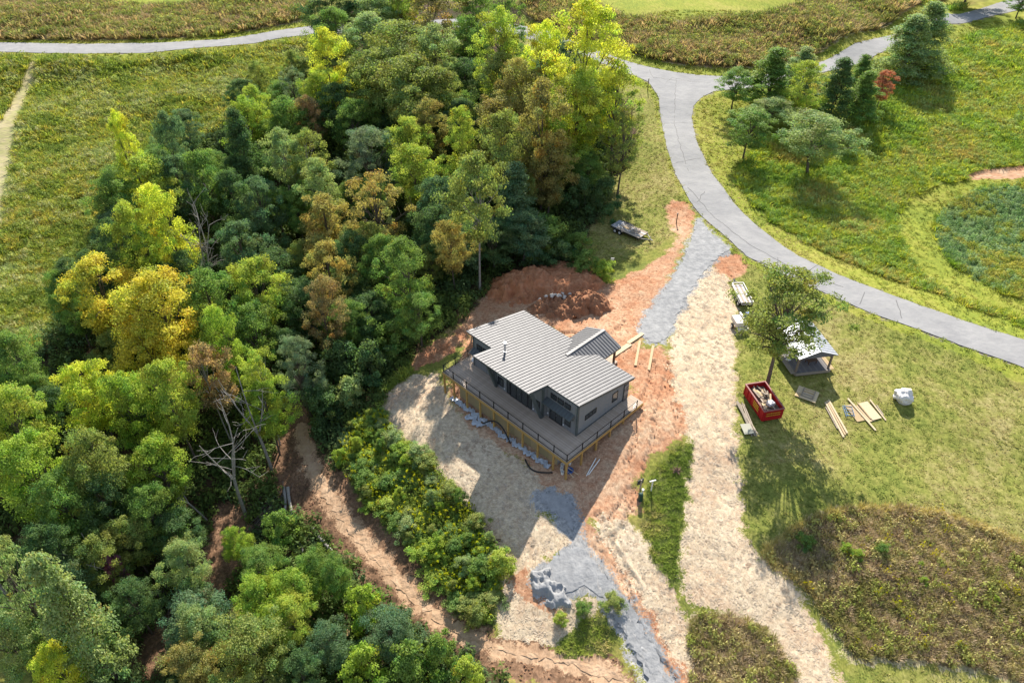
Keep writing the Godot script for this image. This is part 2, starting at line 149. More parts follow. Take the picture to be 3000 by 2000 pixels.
	[-11.1, -69.7, 2.3, 5.0, "R", "gr", "leafy green tree at the woods edge nearest the house roof"],
	[-17.6, -72.8, 2.4, 5.0, "R", "dk", "dark green tree between the rusty tree and the house"],
	[-43.6, -44.4, 2.8, 9.0, "R", "lm", "wide lime tree on the left border"],
	[-40.2, -41.9, 2.2, 8.0, "R", "gr", "green tree below the wide lime one"],
	[-38.6, -45.9, 2.3, 9.0, "R", "ol", "olive green tree left of the bright green one"],
	[-34.3, -47.8, 2.4, 8.0, "R", "lm", "bright green tree left of the white snag"],
	[-37.6, -43.3, 2.3, 7.0, "R", "dk", "dark green tree in the lower left woods"],
	[-33.7, -43.2, 2.0, 7.0, "R", "gr", "green tree below the bright green one left of the snag"],
	[-32.0, -42.6, 2.1, 5.0, "R", "dk", "dark tree beside the shaded bend of the track"],
	[-35.1, -41.0, 1.8, 6.0, "R", "ol", "olive tree above the fallen grey tree"],
	[-36.6, -38.7, 1.9, 6.0, "R", "ol", "dull olive tree left of the fallen grey tree"],
	[-29.1, -38.2, 1.7, 6.0, "R", "pl", "pale green tree with pinkish tips below the shaded bend"],
	[-26.1, -42.0, 1.2, 4.0, "R", "lm", "small lime tree beside the shaded lower track"],
	[-39.8, -37.8, 2.0, 7.0, "R", "dk", "dark green tree right of the bare-branched pine"],
	[-35.7, -38.3, 0.8, 5.0, "R", "pp", "small purplish tree beside the fallen grey tree"],
	[-33.8, -30.6, 2.0, 9.0, "C", "pl", "pale green cone-shaped tree at the lower left"],
	[-37.8, -31.5, 1.7, 12.0, "A", "pl", "pine with bare white branches on the left border"],
	[-39.3, -30.0, 2.0, 7.0, "R", "pl", "pale green tree in the bottom left corner"],
	[-35.5, -28.4, 1.4, 6.0, "R", "ye", "yellow-green tree at the bottom edge, lower left"],
	[-32.8, -35.2, 1.7, 5.0, "R", "dk", "dark low tree in the lower ravine"],
	[-22.5, -44.2, 1.5, 2.6, "S2", "gr", "leafy bush above the fallen logs beside the track"],
	[-22.7, -38.9, 1.7, 4.0, "R", "gr", "green tree left of the logs beside the track"],
	[-18.6, -35.9, 1.8, 4.5, "R", "lm", "lime green tree below the logs beside the track"],
	[-17.4, -37.6, 1.4, 4.5, "R", "gr", "bright green tree nearest the fallen logs"],
	[-15.5, -36.9, 1.3, 4.5, "R", "gr", "bright green rounded tree beside the middle of the track"],
	[-21.6, -34.8, 1.8, 5.0, "R", "lm", "lime tree in the lower woods, left of the lime green one by the logs"],
	[-20.5, -29.6, 2.4, 6.0, "R", "ol", "broad olive yellow tree at the bottom edge"],
	[-26.1, -32.5, 1.6, 5.0, "R", "pl", "pale green tree left of the broad olive yellow one"],
	[-25.6, -29.1, 1.7, 5.0, "R", "ob", "brownish olive tree at the bottom edge left of the broad one"],
	[-18.3, -32.6, 1.6, 5.0, "R", "yg", "yellow-green tree above and right of the broad olive yellow one"],
	[-14.9, -31.0, 1.6, 4.0, "R", "bl", "blue-green tree left of the pale stump at the bottom"],
	[-16.6, -28.5, 1.5, 4.5, "R", "dk", "dark green tree at the bottom edge right of the broad one"],
	[-10.0, -32.0, 1.9, 3.5, "R", "bl", "blue-green bushy tree beside the lower track"],
	[-12.6, -34.7, 1.5, 3.0, "S2", "lm", "lime bush between the blue-green tree and the track"],
	[-5.8, -30.0, 1.4, 2.8, "S2", "gr", "green bush nearest the lower track at the bottom"],
	[-8.3, -29.0, 1.6, 3.0, "S2", "gr", "green bush at the bottom edge beside the lower track"],
	[-11.7, -29.2, 1.6, 3.0, "S2", "lm", "lime bush at the bottom edge right of the stump"],
	[-3.7, -28.7, 1.2, 2.0, "S2", "yg", "yellow-green bush at the bottom edge nearest the track bend"],
	[-20.1, -65.7, 2.3, 3.2, "S2", "dk", "dark bush at the head of the track beside the pine"],
	[-16.5, -64.8, 2.1, 3.0, "S2", "dk", "dark bush on the slope between track head and house"],
	[-18.4, -61.1, 1.7, 2.4, "S2", "pl", "pale round bush above the shrubby bank"],
	[-14.3, -69.5, 2.0, 2.6, "S2", "gr", "green bush at the woods edge left of the house"],
	[-21.4, -59.7, 2.0, 3.0, "S2", "dk", "dark bush right of the pine at the track head"],
	[6.6, -82.7, 2.0, 2.0, "S2", "dk", "dark bush behind the red mound"],
	[9.7, -81.4, 1.7, 1.6, "S2", "gr", "leafy bush between the red mound and the flat trailer"],
	[11.8, -79.8, 1.5, 1.3, "S2", "lm", "low light green bush at the right foot of the red mound"],
	[9.0, -84.6, 1.8, 2.0, "S2", "gr", "green bush above the leafy one behind the red mound"],
	[40.0, -130.5, 2.7, 5.1, "A2", "gr", "small round tree beside the road junction"],
	[46.5, -131.6, 3.8, 5.4, "C", "gr", "tall conical green tree nearest the road junction"],
	[54.3, -138.8, 3.0, 4.2, "C", "pl", "pale green conical tree behind the row by the road"],
	[50.1, -125.8, 2.9, 6.7, "T", "yg", "yellow-green tree with orange tips in the roadside row"],
	[56.9, -127.5, 2.8, 5.6, "C", "dk", "dark conical tree in the middle of the roadside row"],
	[64.7, -136.7, 2.1, 4.3, "C", "gr", "small conical tree behind the middle of the roadside row"],
	[61.9, -127.5, 2.7, 4.5, "C", "gr", "mid green conical tree at the right end of the roadside row"],
	[67.8, -133.3, 1.9, 4.7, "A2", "rd", "small tree with red leaves beside the roadside row"],
	[77.5, -147.1, 4.4, 5.9, "C", "pl", "large pale conical tree in front of the upper right road"],
	[81.6, -150.2, 4.1, 6.5, "C", "pl", "taller pale conical tree behind the large one by the upper right road"],
	[44.8, -123.0, 2.9, 4.0, "R", "pl", "bushy round tree with reddish tips below the roadside row"],
	[37.9, -112.3, 3.1, 5.3, "A2", "gr", "open-limbed round tree between the road and the meadow"],
	[47.5, -108.4, 4.3, 6.6, "R", "pl", "large pale round tree standing alone on the meadow slope"],
	[118.3, -181.6, 2.9, 4.0, "A2", "gr", "small tree at the upper right corner by the road"],
	[110.3, -190.8, 4.9, 5.5, "R", "dk", "dark tree on the top edge shading the road"],
]
const CRACKS := [
	[32.5,-145.3,30.3,-134.5,28.9,-125.8,28,-116.4,28,-106.3],
	[30.1,-143,31.8,-145.7,36.1,-143.2],
	[26.5,-125.3,32,-125.5],
	[25.5,-109.6,31.4,-111.9],
	[27.8,-149.9,27.9,-145.5,32.8,-144.1,39.5,-143.3],
	[26.9,-101.9,29.1,-93.3,32.3,-86.2,35.8,-81.5,42.3,-75.7],
	[47.5,-73.5,46.4,-69.1],
	[44,-75.1,42.3,-72],
	[10.9,-167,8.8,-162.8],
	[29.2,-100.5,27.2,-96.8],
]
const SAPLINGS := [
	[25.9, -39.3, 0.92, "taller green sapling at the left of the dry plot"],
	[29.4, -38.6, 0.65, "green sapling second from the left in the dry plot"],
	[30.2, -38.0, 0.61, "green sapling in the middle of the dry plot"],
	[32.3, -38.4, 0.76, "green sapling right of the middle of the dry plot"],
	[35.1, -35.7, 0.48, "small light green sapling low in the dry plot"],
	[35.4, -37.2, 0.37, "smallest light green sapling in the dry plot"],
	[40.4, -34.0, 0.43, "light green sapling at the right of the dry plot"],
]


const GRID_STEP := 2.5
const GRID_X := -230.0
const GRID_Z := -300.0
const GRID_W := 185
const GRID_D := 120
const MAP_X := -190.0
const MAP_Z := -260.0
const MAP_STEP := 0.2
const MAP_W := 1950
const MAP_D := 1250

var relief := PackedFloat32Array()
var zone_map := PackedByteArray()
var noise_a := PackedByteArray()
var noise_b := PackedByteArray()
var noise_c := PackedByteArray()
var lines_x := PackedFloat32Array()
var lines_z := PackedFloat32Array()
var used := {}
var rng := RandomNumberGenerator.new()
var mats := {}
var shapes := {}


class Shape:
	var v := PackedVector3Array()
	var n := PackedVector3Array()
	var c := PackedColorArray()
	var uv := PackedVector2Array()
	var idx := PackedInt32Array()
	var tint := Color.WHITE

	func vert(p: Vector3, nn: Vector3) -> int:
		v.append(p)
		n.append(nn)
		c.append(tint)
		return v.size() - 1

	func face(pts: Array, out: Vector3) -> void:
		var nn: Vector3 = (pts[0] - pts[2]).cross(pts[0] - pts[1])
		var turned := nn.dot(out) < 0.0
		nn = nn.normalized() * (-1.0 if turned else 1.0)
		var b := v.size()
		for p in pts:
			vert(p, nn)
		for i in range(1, pts.size() - 1):
			if turned:
				idx.append_array([b, b + i + 1, b + i])
			else:
				idx.append_array([b, b + i, b + i + 1])

	func box(at: Vector3, size: Vector3, turn := Basis()) -> void:
		var h := size * 0.5
		for ax in 3:
			for s in [-1.0, 1.0]:
				var d := Vector3.ZERO
				d[ax] = s
				var e := Vector3.ZERO
				e[(ax + 1) % 3] = 1.0
				var f := Vector3.ZERO
				f[(ax + 2) % 3] = 1.0
				var pts := []
				for q in [[-1, -1], [1, -1], [1, 1], [-1, 1]]:
					pts.append(at + turn * ((d + e * float(q[0]) + f * float(q[1])) * h))
				face(pts, turn * d)

	func beam(a: Vector3, b: Vector3, w: float, t: float, up := Vector3.UP) -> void:
		var d := (b - a).normalized()
		var side := d.cross(up)
		if side.length() < 0.01:
			side = d.cross(Vector3.RIGHT)
		side = side.normalized()
		box((a + b) * 0.5, Vector3(w, t, a.distance_to(b)), Basis(side, d.cross(side) * -1.0, d))

	# a slab whose top is the polygon pts; it goes down by t
	func slab(pts: Array, t: float) -> void:
		var mid := Vector3.ZERO
		for p in pts:
			mid += p / pts.size()
		face(pts, Vector3.UP)
		var low := []
		for p in pts:
			low.append(p - Vector3(0, t, 0))
		face(low, Vector3.DOWN)
		for i in pts.size():
			var j: int = (i + 1) % pts.size()
			face([pts[i], pts[j], low[j], low[i]], (pts[i] + pts[j]) * 0.5 - mid)

	func tube(pts: Array, radii: Array, sides := 6, capped := true) -> void:
		var b := v.size()
		var up := Vector3(0.37, 0.2, 0.9)
		for i in pts.size():
			var d: Vector3 = (pts[mini(i + 1, pts.size() - 1)] - pts[maxi(i - 1, 0)]).normalized()
			var s := d.cross(up).normalized()
			var t := s.cross(d)
			for k in sides + 1:
				var a := TAU * k / sides
				var nn: Vector3 = s * cos(a) + t * sin(a)
				vert(pts[i] + nn * float(radii[i]), nn)
		for i in pts.size() - 1:
			for k in sides:
				var q := b + i * (sides + 1) + k
				idx.append_array([q, q + 1, q + sides + 1, q + 1, q + sides + 2, q + sides + 1])
		if capped:
			for e in [0, pts.size() - 1]:
				var ring := []
				for k in sides:
					ring.append(v[b + e * (sides + 1) + k])
				var o: Vector3 = pts[0] - pts[1] if e == 0 else pts[e] - pts[e - 1]
				face(ring, o)

	func leaf(p: Vector3, nn: Vector3, size: float, slim: float, spin: float) -> void:
		var s := nn.cross(Vector3(sin(spin * 7.0), cos(spin * 3.0), cos(spin * 11.0)))
		if s.length() < 0.05:
			s = nn.cross(Vector3.RIGHT)
		s = s.normalized() * size
		var t := s.cross(nn).normalized() * size * slim
		var b := v.size()
		vert(p - s, nn)
		vert(p + t + nn * size * 0.12, nn)
		vert(p + s, nn)
		vert(p - t + nn * size * 0.12, nn)
		idx.append_array([b, b + 2, b + 1, b, b + 3, b + 2])

	func mesh(m: Material = null) -> ArrayMesh:
		var a := []
		a.resize(Mesh.ARRAY_MAX)
		a[Mesh.ARRAY_VERTEX] = v
		a[Mesh.ARRAY_NORMAL] = n
		a[Mesh.ARRAY_COLOR] = c
		if uv.size() == v.size():
			a[Mesh.ARRAY_TEX_UV] = uv
		a[Mesh.ARRAY_INDEX] = idx
		var r := ArrayMesh.new()
		r.add_surface_from_arrays(Mesh.PRIMITIVE_TRIANGLES, a)
		if m:
			r.surface_set_material(0, m)
		return r


# ---------------------------------------------------------------- naming
func numbered(called: String) -> String:
	var k: int = used.get(called, 0)
	used[called] = k + 1
	return called if k == 0 else "%s_%03d" % [called, k]


func tag(o: Node3D, label: String, category: String, group := "") -> Node3D:
	o.set_meta("label", label)
	o.set_meta("category", category)
	if group:
		o.set_meta("group", group)
	return o


func thing(called: String, label: String, category: String, at := Vector3.ZERO, turn := 0.0, group := "") -> Node3D:
	var o := Node3D.new()
	o.name = numbered(called)
	add_child(o)
	o.position = at
	o.rotation.y = turn
	return tag(o, label, category, group)


func part(called: String, s: Shape, m: Material, parent: Node3D) -> MeshInstance3D:
	return put(called, s.mesh(m), parent)


func put(called: String, m: Mesh, parent: Node3D, t := Transform3D()) -> MeshInstance3D:
	var o := MeshInstance3D.new()
	o.name = called if parent != self else numbered(called)
	o.mesh = m
	parent.add_child(o, true)
	o.transform = t
	return o


func setting(called: String, m: Mesh) -> MeshInstance3D:
	var o := put(called, m, self)
	o.set_meta("kind", "structure")
	return o


func lin(r: float, g: float, b: float) -> Color:
	return Color(r, g, b).linear_to_srgb()


func mat(called: String, col: Color, rough := 0.85, metal := 0.0, spec := 0.4) -> StandardMaterial3D:
	if mats.has(called):
		return mats[called]
	var m := StandardMaterial3D.new()
	m.resource_name = called
	m.albedo_color = col
	m.roughness = rough
	m.metallic = metal
	m.metallic_specular = spec
	mats[called] = m
	return m


# a material whose colour and relief vary with a noise laid through the world or the object
func grained(called: String, dark: Color, light: Color, scale: Vector3, rough := 0.9, relief_of := 0.0, seed_of := 1, octaves := 4, world := true) -> StandardMaterial3D:
	if mats.has(called):
		return mats[called]
	var m := mat(called, Color.WHITE, rough, 0.0, 0.2)
	var f := FastNoiseLite.new()
	f.noise_type = FastNoiseLite.TYPE_SIMPLEX_SMOOTH
	f.seed = seed_of
	f.frequency = 0.03
	f.fractal_octaves = octaves
	f.fractal_gain = 0.65
	var im := f.get_seamless_image(256, 256)
	var ramp := PackedByteArray()
	ramp.resize(256 * 256 * 3)
	var src := im.get_data()
	for i in 65536:
		var k := clampf((src[i] / 255.0 - 0.5) * 1.6 + 0.5, 0.0, 1.0)
		var col := dark.lerp(light, k)
		ramp[i * 3] = int(col.r * 255.0)
		ramp[i * 3 + 1] = int(col.g * 255.0)
		ramp[i * 3 + 2] = int(col.b * 255.0)
	m.albedo_texture = ImageTexture.create_from_image(Image.create_from_data(256, 256, false, Image.FORMAT_RGB8, ramp))
	m.uv1_triplanar = true
	m.uv1_world_triplanar = world
	m.uv1_scale = scale
	if relief_of > 0.0:
		var bump := im.duplicate() as Image
		bump.convert(Image.FORMAT_L8)
		bump.convert(Image.FORMAT_RGBA8)
		bump.bump_map_to_normal_map(relief_of)
		m.normal_enabled = true
		m.normal_texture = ImageTexture.create_from_image(bump)
	return m


# ---------------------------------------------------------------- the lie of the land
func raise_land() -> void:
	relief.resize(GRID_W * GRID_D)
	var count := CONTROL.size() / 3
	var px := PackedFloat32Array()
	var pz := PackedFloat32Array()
	var ph := PackedFloat32Array()
	for i in count:
		px.append(CONTROL[i * 3])
		pz.append(CONTROL[i * 3 + 1])
		ph.append(CONTROL[i * 3 + 2])
	for j in GRID_D:
		var z := GRID_Z + GRID_STEP * j
		for i in GRID_W:
			var x := GRID_X + GRID_STEP * i
			var sum := 0.0
			var total := 0.0
			for k in count:
				var dx := x - px[k]
				var dz := z - pz[k]
				var w := dx * dx + dz * dz + 5.0
				w = 1.0 / (w * w)
				sum += w * ph[k]
				total += w
			relief[j * GRID_W + i] = sum / total


func height(x: float, z: float) -> float:
	var u := clampf((x - GRID_X) / GRID_STEP, 1.0, GRID_W - 3.01)
	var w := clampf((z - GRID_Z) / GRID_STEP, 1.0, GRID_D - 3.01)
	var i := int(u)
	var j := int(w)
	var a := u - i
	var b := w - j
	var a2 := a * a
	var a3 := a2 * a
	var w0 := (1.0 - 3.0 * a + 3.0 * a2 - a3) / 6.0
	var w1 := (3.0 * a3 - 6.0 * a2 + 4.0) / 6.0
	var w2 := (-3.0 * a3 + 3.0 * a2 + 3.0 * a + 1.0) / 6.0
	var w3 := a3 / 6.0
	var b2 := b * b
	var b3 := b2 * b
	var q := (j - 1) * GRID_W + i - 1
	var h := (relief[q] * w0 + relief[q + 1] * w1 + relief[q + 2] * w2 + relief[q + 3] * w3) * (1.0 - 3.0 * b + 3.0 * b2 - b3)
	q += GRID_W
	h += (relief[q] * w0 + relief[q + 1] * w1 + relief[q + 2] * w2 + relief[q + 3] * w3) * (3.0 * b3 - 6.0 * b2 + 4.0)
	q += GRID_W
	h += (relief[q] * w0 + relief[q + 1] * w1 + relief[q + 2] * w2 + relief[q + 3] * w3) * (-3.0 * b3 + 3.0 * b2 + 3.0 * b + 1.0)
	q += GRID_W
	h += (relief[q] * w0 + relief[q + 1] * w1 + relief[q + 2] * w2 + relief[q + 3] * w3) * b3
	return h / 6.0


func ground(x: float, z: float, up := 0.0) -> Vector3:
	return Vector3(x, height(x, z) + up, z)


func polygon(flat: Array) -> PackedVector2Array:
	var p := PackedVector2Array()
	for i in flat.size() / 2:
		p.append(Vector2(flat[i * 2], flat[i * 2 + 1]))
	return p


# corners rounded by Chaikin's cutting
func rounded(p: PackedVector2Array, times := 2) -> PackedVector2Array:
	for t in times:
		var q := PackedVector2Array()
		for i in p.size():
			var a := p[i]
			var b := p[(i + 1) % p.size()]
			q.append(a.lerp(b, 0.25))
			q.append(a.lerp(b, 0.75))
		p = q
	return p


func fill(im: Image, p: PackedVector2Array, id: int) -> void:
	var lo := 1e9
	var hi := -1e9
	for q in p:
		lo = minf(lo, q.y)
		hi = maxf(hi, q.y)
	var j0 := clampi(int((lo - MAP_Z) / MAP_STEP), 0, MAP_D - 1)
	var j1 := clampi(int((hi - MAP_Z) / MAP_STEP), 0, MAP_D - 1)
	var col := Color8(id, id, id)
	for j in range(j0, j1 + 1):
		var z := MAP_Z + (j + 0.5) * MAP_STEP
		var xs := []
		for i in p.size():
			var a := p[i]
			var b := p[(i + 1) % p.size()]
			if (a.y <= z) != (b.y <= z):
				xs.append(a.x + (z - a.y) / (b.y - a.y) * (b.x - a.x))
		xs.sort()
		for k in xs.size() / 2:
			var i0 := clampi(int(round((xs[k * 2] - MAP_X) / MAP_STEP)), 0, MAP_W)
			var i1 := clampi(int(round((xs[k * 2 + 1] - MAP_X) / MAP_STEP)), 0, MAP_W)
			if i1 > i0:
				im.fill_rect(Rect2i(i0, j, i1 - i0, 1), col)


func lay_zones() -> void:
	var im := Image.create(MAP_W, MAP_D, false, Image.FORMAT_L8)
	im.fill(Color8(1, 1, 1))
	for q in Geometry2D.offset_polygon(polygon(ROAD_EDGE), 2.6):
		fill(im, q, 11)
	for z in ZONES:
		# a pale dry edge round the weedy plots
		if z[0] == 3:
			for q in Geometry2D.offset_polygon(rounded(polygon(z[1])), 0.4):
				fill(im, q, 12)
		fill(im, rounded(polygon(z[1])), z[0])
	fill(im, polygon(ROAD_EDGE), 10)
	zone_map = im.get_data()
	var seeds := [[11, 0.05, 4], [23, 0.05, 4], [37, 0.02, 3]]
	var all := []
	for s in seeds:
		var f := FastNoiseLite.new()
		f.noise_type = FastNoiseLite.TYPE_SIMPLEX_SMOOTH
		f.seed = s[0]
		f.frequency = s[1]
		f.fractal_octaves = s[2]
		f.fractal_gain = 0.6
		var n := f.get_seamless_image(512, 512)
		n.convert(Image.FORMAT_L8)
		all.append(n.get_data())
	noise_a = all[0]
	noise_b = all[1]
	noise_c = all[2]


func zone(x: float, z: float) -> int:
	var i := int((x - MAP_X) / MAP_STEP)
	var j := int((z - MAP_Z) / MAP_STEP)
	if i < 0 or j < 0 or i >= MAP_W or j >= MAP_D:
		return 1
	return zone_map[j * MAP_W + i]


func noise(data: PackedByteArray, x: float, z: float, per_metre: float) -> float:
	return data[(int(z * per_metre + 51200.0) & 511) * 512 + (int(x * per_metre + 51200.0) & 511)] / 255.0


func ragged_zone(x: float, z: float, much := 1.0) -> int:
	return zone(x + (noise(noise_a, x, z, 9.0) - 0.5) * 1.7 * much, z + (noise(noise_b, x, z, 9.0) - 0.5) * 1.7 * much)


func spaced(lo: float, from: float, to: float, hi: float, step: float, growth: float) -> PackedFloat32Array:
	var left := []
	var p := from
	var d := step
	while p > lo:
		d = minf(d * growth, 3.0)
		p -= d
		left.append(p)
	left.reverse()
	var r := PackedFloat32Array(left)
	p = from
	while p < to:
		r.append(p)
		p += step
	d = step
	while p < hi:
		r.append(p)
		d = minf(d * growth, 3.0)
		p += d
	r.append(p)
	return r


const RUTS := [[12.6, -46.0, 9.0, -40.0, 10.2, -33.5, 13.2, -27.0, 16.0, -22.0], [11.0, -45.5, 7.6, -39.8, 8.8, -33.2, 11.6, -26.6, 14.2, -21.6],
	[17.5, -62.0, 15.5, -56.0, 14.2, -51.0, 12.8, -47.5], [16.0, -62.4, 13.9, -56.4, 12.6, -51.4, 11.2, -48.0], [13.5, -70.0, 11.0, -67.0, 6.0, -69.0], [8.0, -43.0, 9.6, -39.0, 11.0, -35.0], [17.1, -61.0, 17.2, -57.5, 16.8, -51.4], [14.5, -53.6, 14.0, -49.9, 12.7, -46.5, 10.0, -43.9]]


func build_ground() -> void:
	lines_x = spaced(-205.0, -56.0, 56.0, 215.0, 0.25, 1.045)
	lines_z = spaced(-265.0, -118.0, -21.0, -6.0, 0.25, 1.035)
	var w := lines_x.size()
	var d := lines_z.size()
	var v := PackedVector3Array()
	v.resize(w * d)
	var uv := PackedVector2Array()
	uv.resize(w * d)
	var rough := [0.0, 0.05, 0.02, 0.06, 0.12, 0.05, 0.07, 0.16, 0.05, 0.02, -9.0, 0.02, 0.03, 0.05, 0.1, 0.05]
	var groove := PackedFloat32Array()
	groove.resize(w * d)
	for r in RUTS:
		for s in r.size() / 2 - 1:
			var a := Vector2(r[s * 2], r[s * 2 + 1])
			var b := Vector2(r[s * 2 + 2], r[s * 2 + 3])
			var i0 := lines_x.bsearch(minf(a.x, b.x) - 1.0)
			var i1 := lines_x.bsearch(maxf(a.x, b.x) + 1.0)
			var j0 := lines_z.bsearch(minf(a.y, b.y) - 1.0)
			var j1 := lines_z.bsearch(maxf(a.y, b.y) + 1.0)
			for j in range(j0, j1):
				for i in range(i0, i1):
					var p := Vector2(lines_x[i], lines_z[j])
					p += Vector2(noise(noise_a, p.x, p.y, 4.0) - 0.5, noise(noise_b, p.x, p.y, 4.0) - 0.5) * 0.8
					var e := p.distance_to(Geometry2D.get_closest_point_to_segment(p, a, b))
					var q := j * w + i
					if e < 0.3:
						groove[q] = minf(groove[q], -0.13)
					elif e < 0.62 and groove[q] >= 0.0:
						groove[q] = 0.05
	for j in d:
		for i in w:
			var x := lines_x[i]
			var z := lines_z[j]
			var k := ragged_zone(x, z, 0.6) if zone(x, z) != 10 else 10
			var amp: float = rough[k]
			var y := height(x, z)
			if amp < 0.0:
				y -= 0.07
			else:
				y += amp * ((noise(noise_a, x, z, 40.0) - 0.5) * 1.6 + (noise(noise_b, x, z, 13.0) - 0.5) * 2.2) + groove[j * w + i]
			v[j * w + i] = Vector3(x, y, z)
			uv[j * w + i] = Vector2((i + 0.0) / (w - 1), (j + 0.0) / (d - 1))
	var n := PackedVector3Array()
	n.resize(w * d)
	var idx := PackedInt32Array()
	idx.resize((w - 1) * (d - 1) * 6)
	var at := 0
	for j in d:
		for i in w:
			var q := j * w + i
			var dx := v[q + (1 if i < w - 1 else 0)] - v[q - (1 if i > 0 else 0)]
			var dz := v[q + (w if j < d - 1 else 0)] - v[q - (w if j > 0 else 0)]
			n[q] = dz.cross(dx).normalized()
			if i < w - 1 and j < d - 1:
				idx[at] = q
				idx[at + 1] = q + 1
				idx[at + 2] = q + w + 1
				idx[at + 3] = q
				idx[at + 4] = q + w + 1
				idx[at + 5] = q + w
				at += 6
	var a := []
	a.resize(Mesh.ARRAY_MAX)
	a[Mesh.ARRAY_VERTEX] = v
	a[Mesh.ARRAY_NORMAL] = n
	a[Mesh.ARRAY_TEX_UV] = uv
	a[Mesh.ARRAY_INDEX] = idx
	var m := ArrayMesh.new()
	m.add_surface_from_arrays(Mesh.PRIMITIVE_TRIANGLES, a)
	m.surface_set_material(0, ground_material())
	setting("ground", m)


# three colours (linear) for each kind of ground, and how strongly fine grain shows
const SOILS := {
	1: [[0.2, 0.21, 0.045], [0.27, 0.23, 0.075], [0.13, 0.16, 0.04], 0.55],
	2: [[0.22, 0.225, 0.055], [0.31, 0.27, 0.115], [0.16, 0.195, 0.04], 0.6],
	3: [[0.2, 0.15, 0.085], [0.27, 0.21, 0.13], [0.15, 0.15, 0.05], 0.6],
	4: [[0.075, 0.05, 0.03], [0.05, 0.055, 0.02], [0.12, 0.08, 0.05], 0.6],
	5: [[0.52, 0.42, 0.29], [0.58, 0.48, 0.35], [0.43, 0.3, 0.2], 0.5],
	6: [[0.42, 0.235, 0.14], [0.5, 0.36, 0.24], [0.36, 0.155, 0.08], 0.5],
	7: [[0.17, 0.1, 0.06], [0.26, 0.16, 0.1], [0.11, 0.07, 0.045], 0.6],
	8: [[0.42, 0.275, 0.17], [0.49, 0.34, 0.22], [0.34, 0.2, 0.12], 0.4],
	9: [[0.29, 0.293, 0.295], [0.36, 0.345, 0.32], [0.23, 0.235, 0.24], 0.6],
	10: [[0.2, 0.18, 0.15], [0.24, 0.2, 0.16], [0.15, 0.14, 0.12], 0.3],
	11: [[0.24, 0.27, 0.04], [0.31, 0.29, 0.07], [0.17, 0.22, 0.035], 0.5],
	12: [[0.38, 0.33, 0.19], [0.29, 0.29, 0.12], [0.42, 0.36, 0.24], 0.6],
	13: [[0.09, 0.15, 0.06], [0.16, 0.2, 0.09], [0.07, 0.1, 0.03], 0.6],
	14: [[0.07, 0.09, 0.03], [0.14, 0.13, 0.05], [0.1, 0.06, 0.035], 0.6],
	15: [[0.12, 0.14, 0.035], [0.2, 0.17, 0.07], [0.09, 0.12, 0.03], 0.6],
}


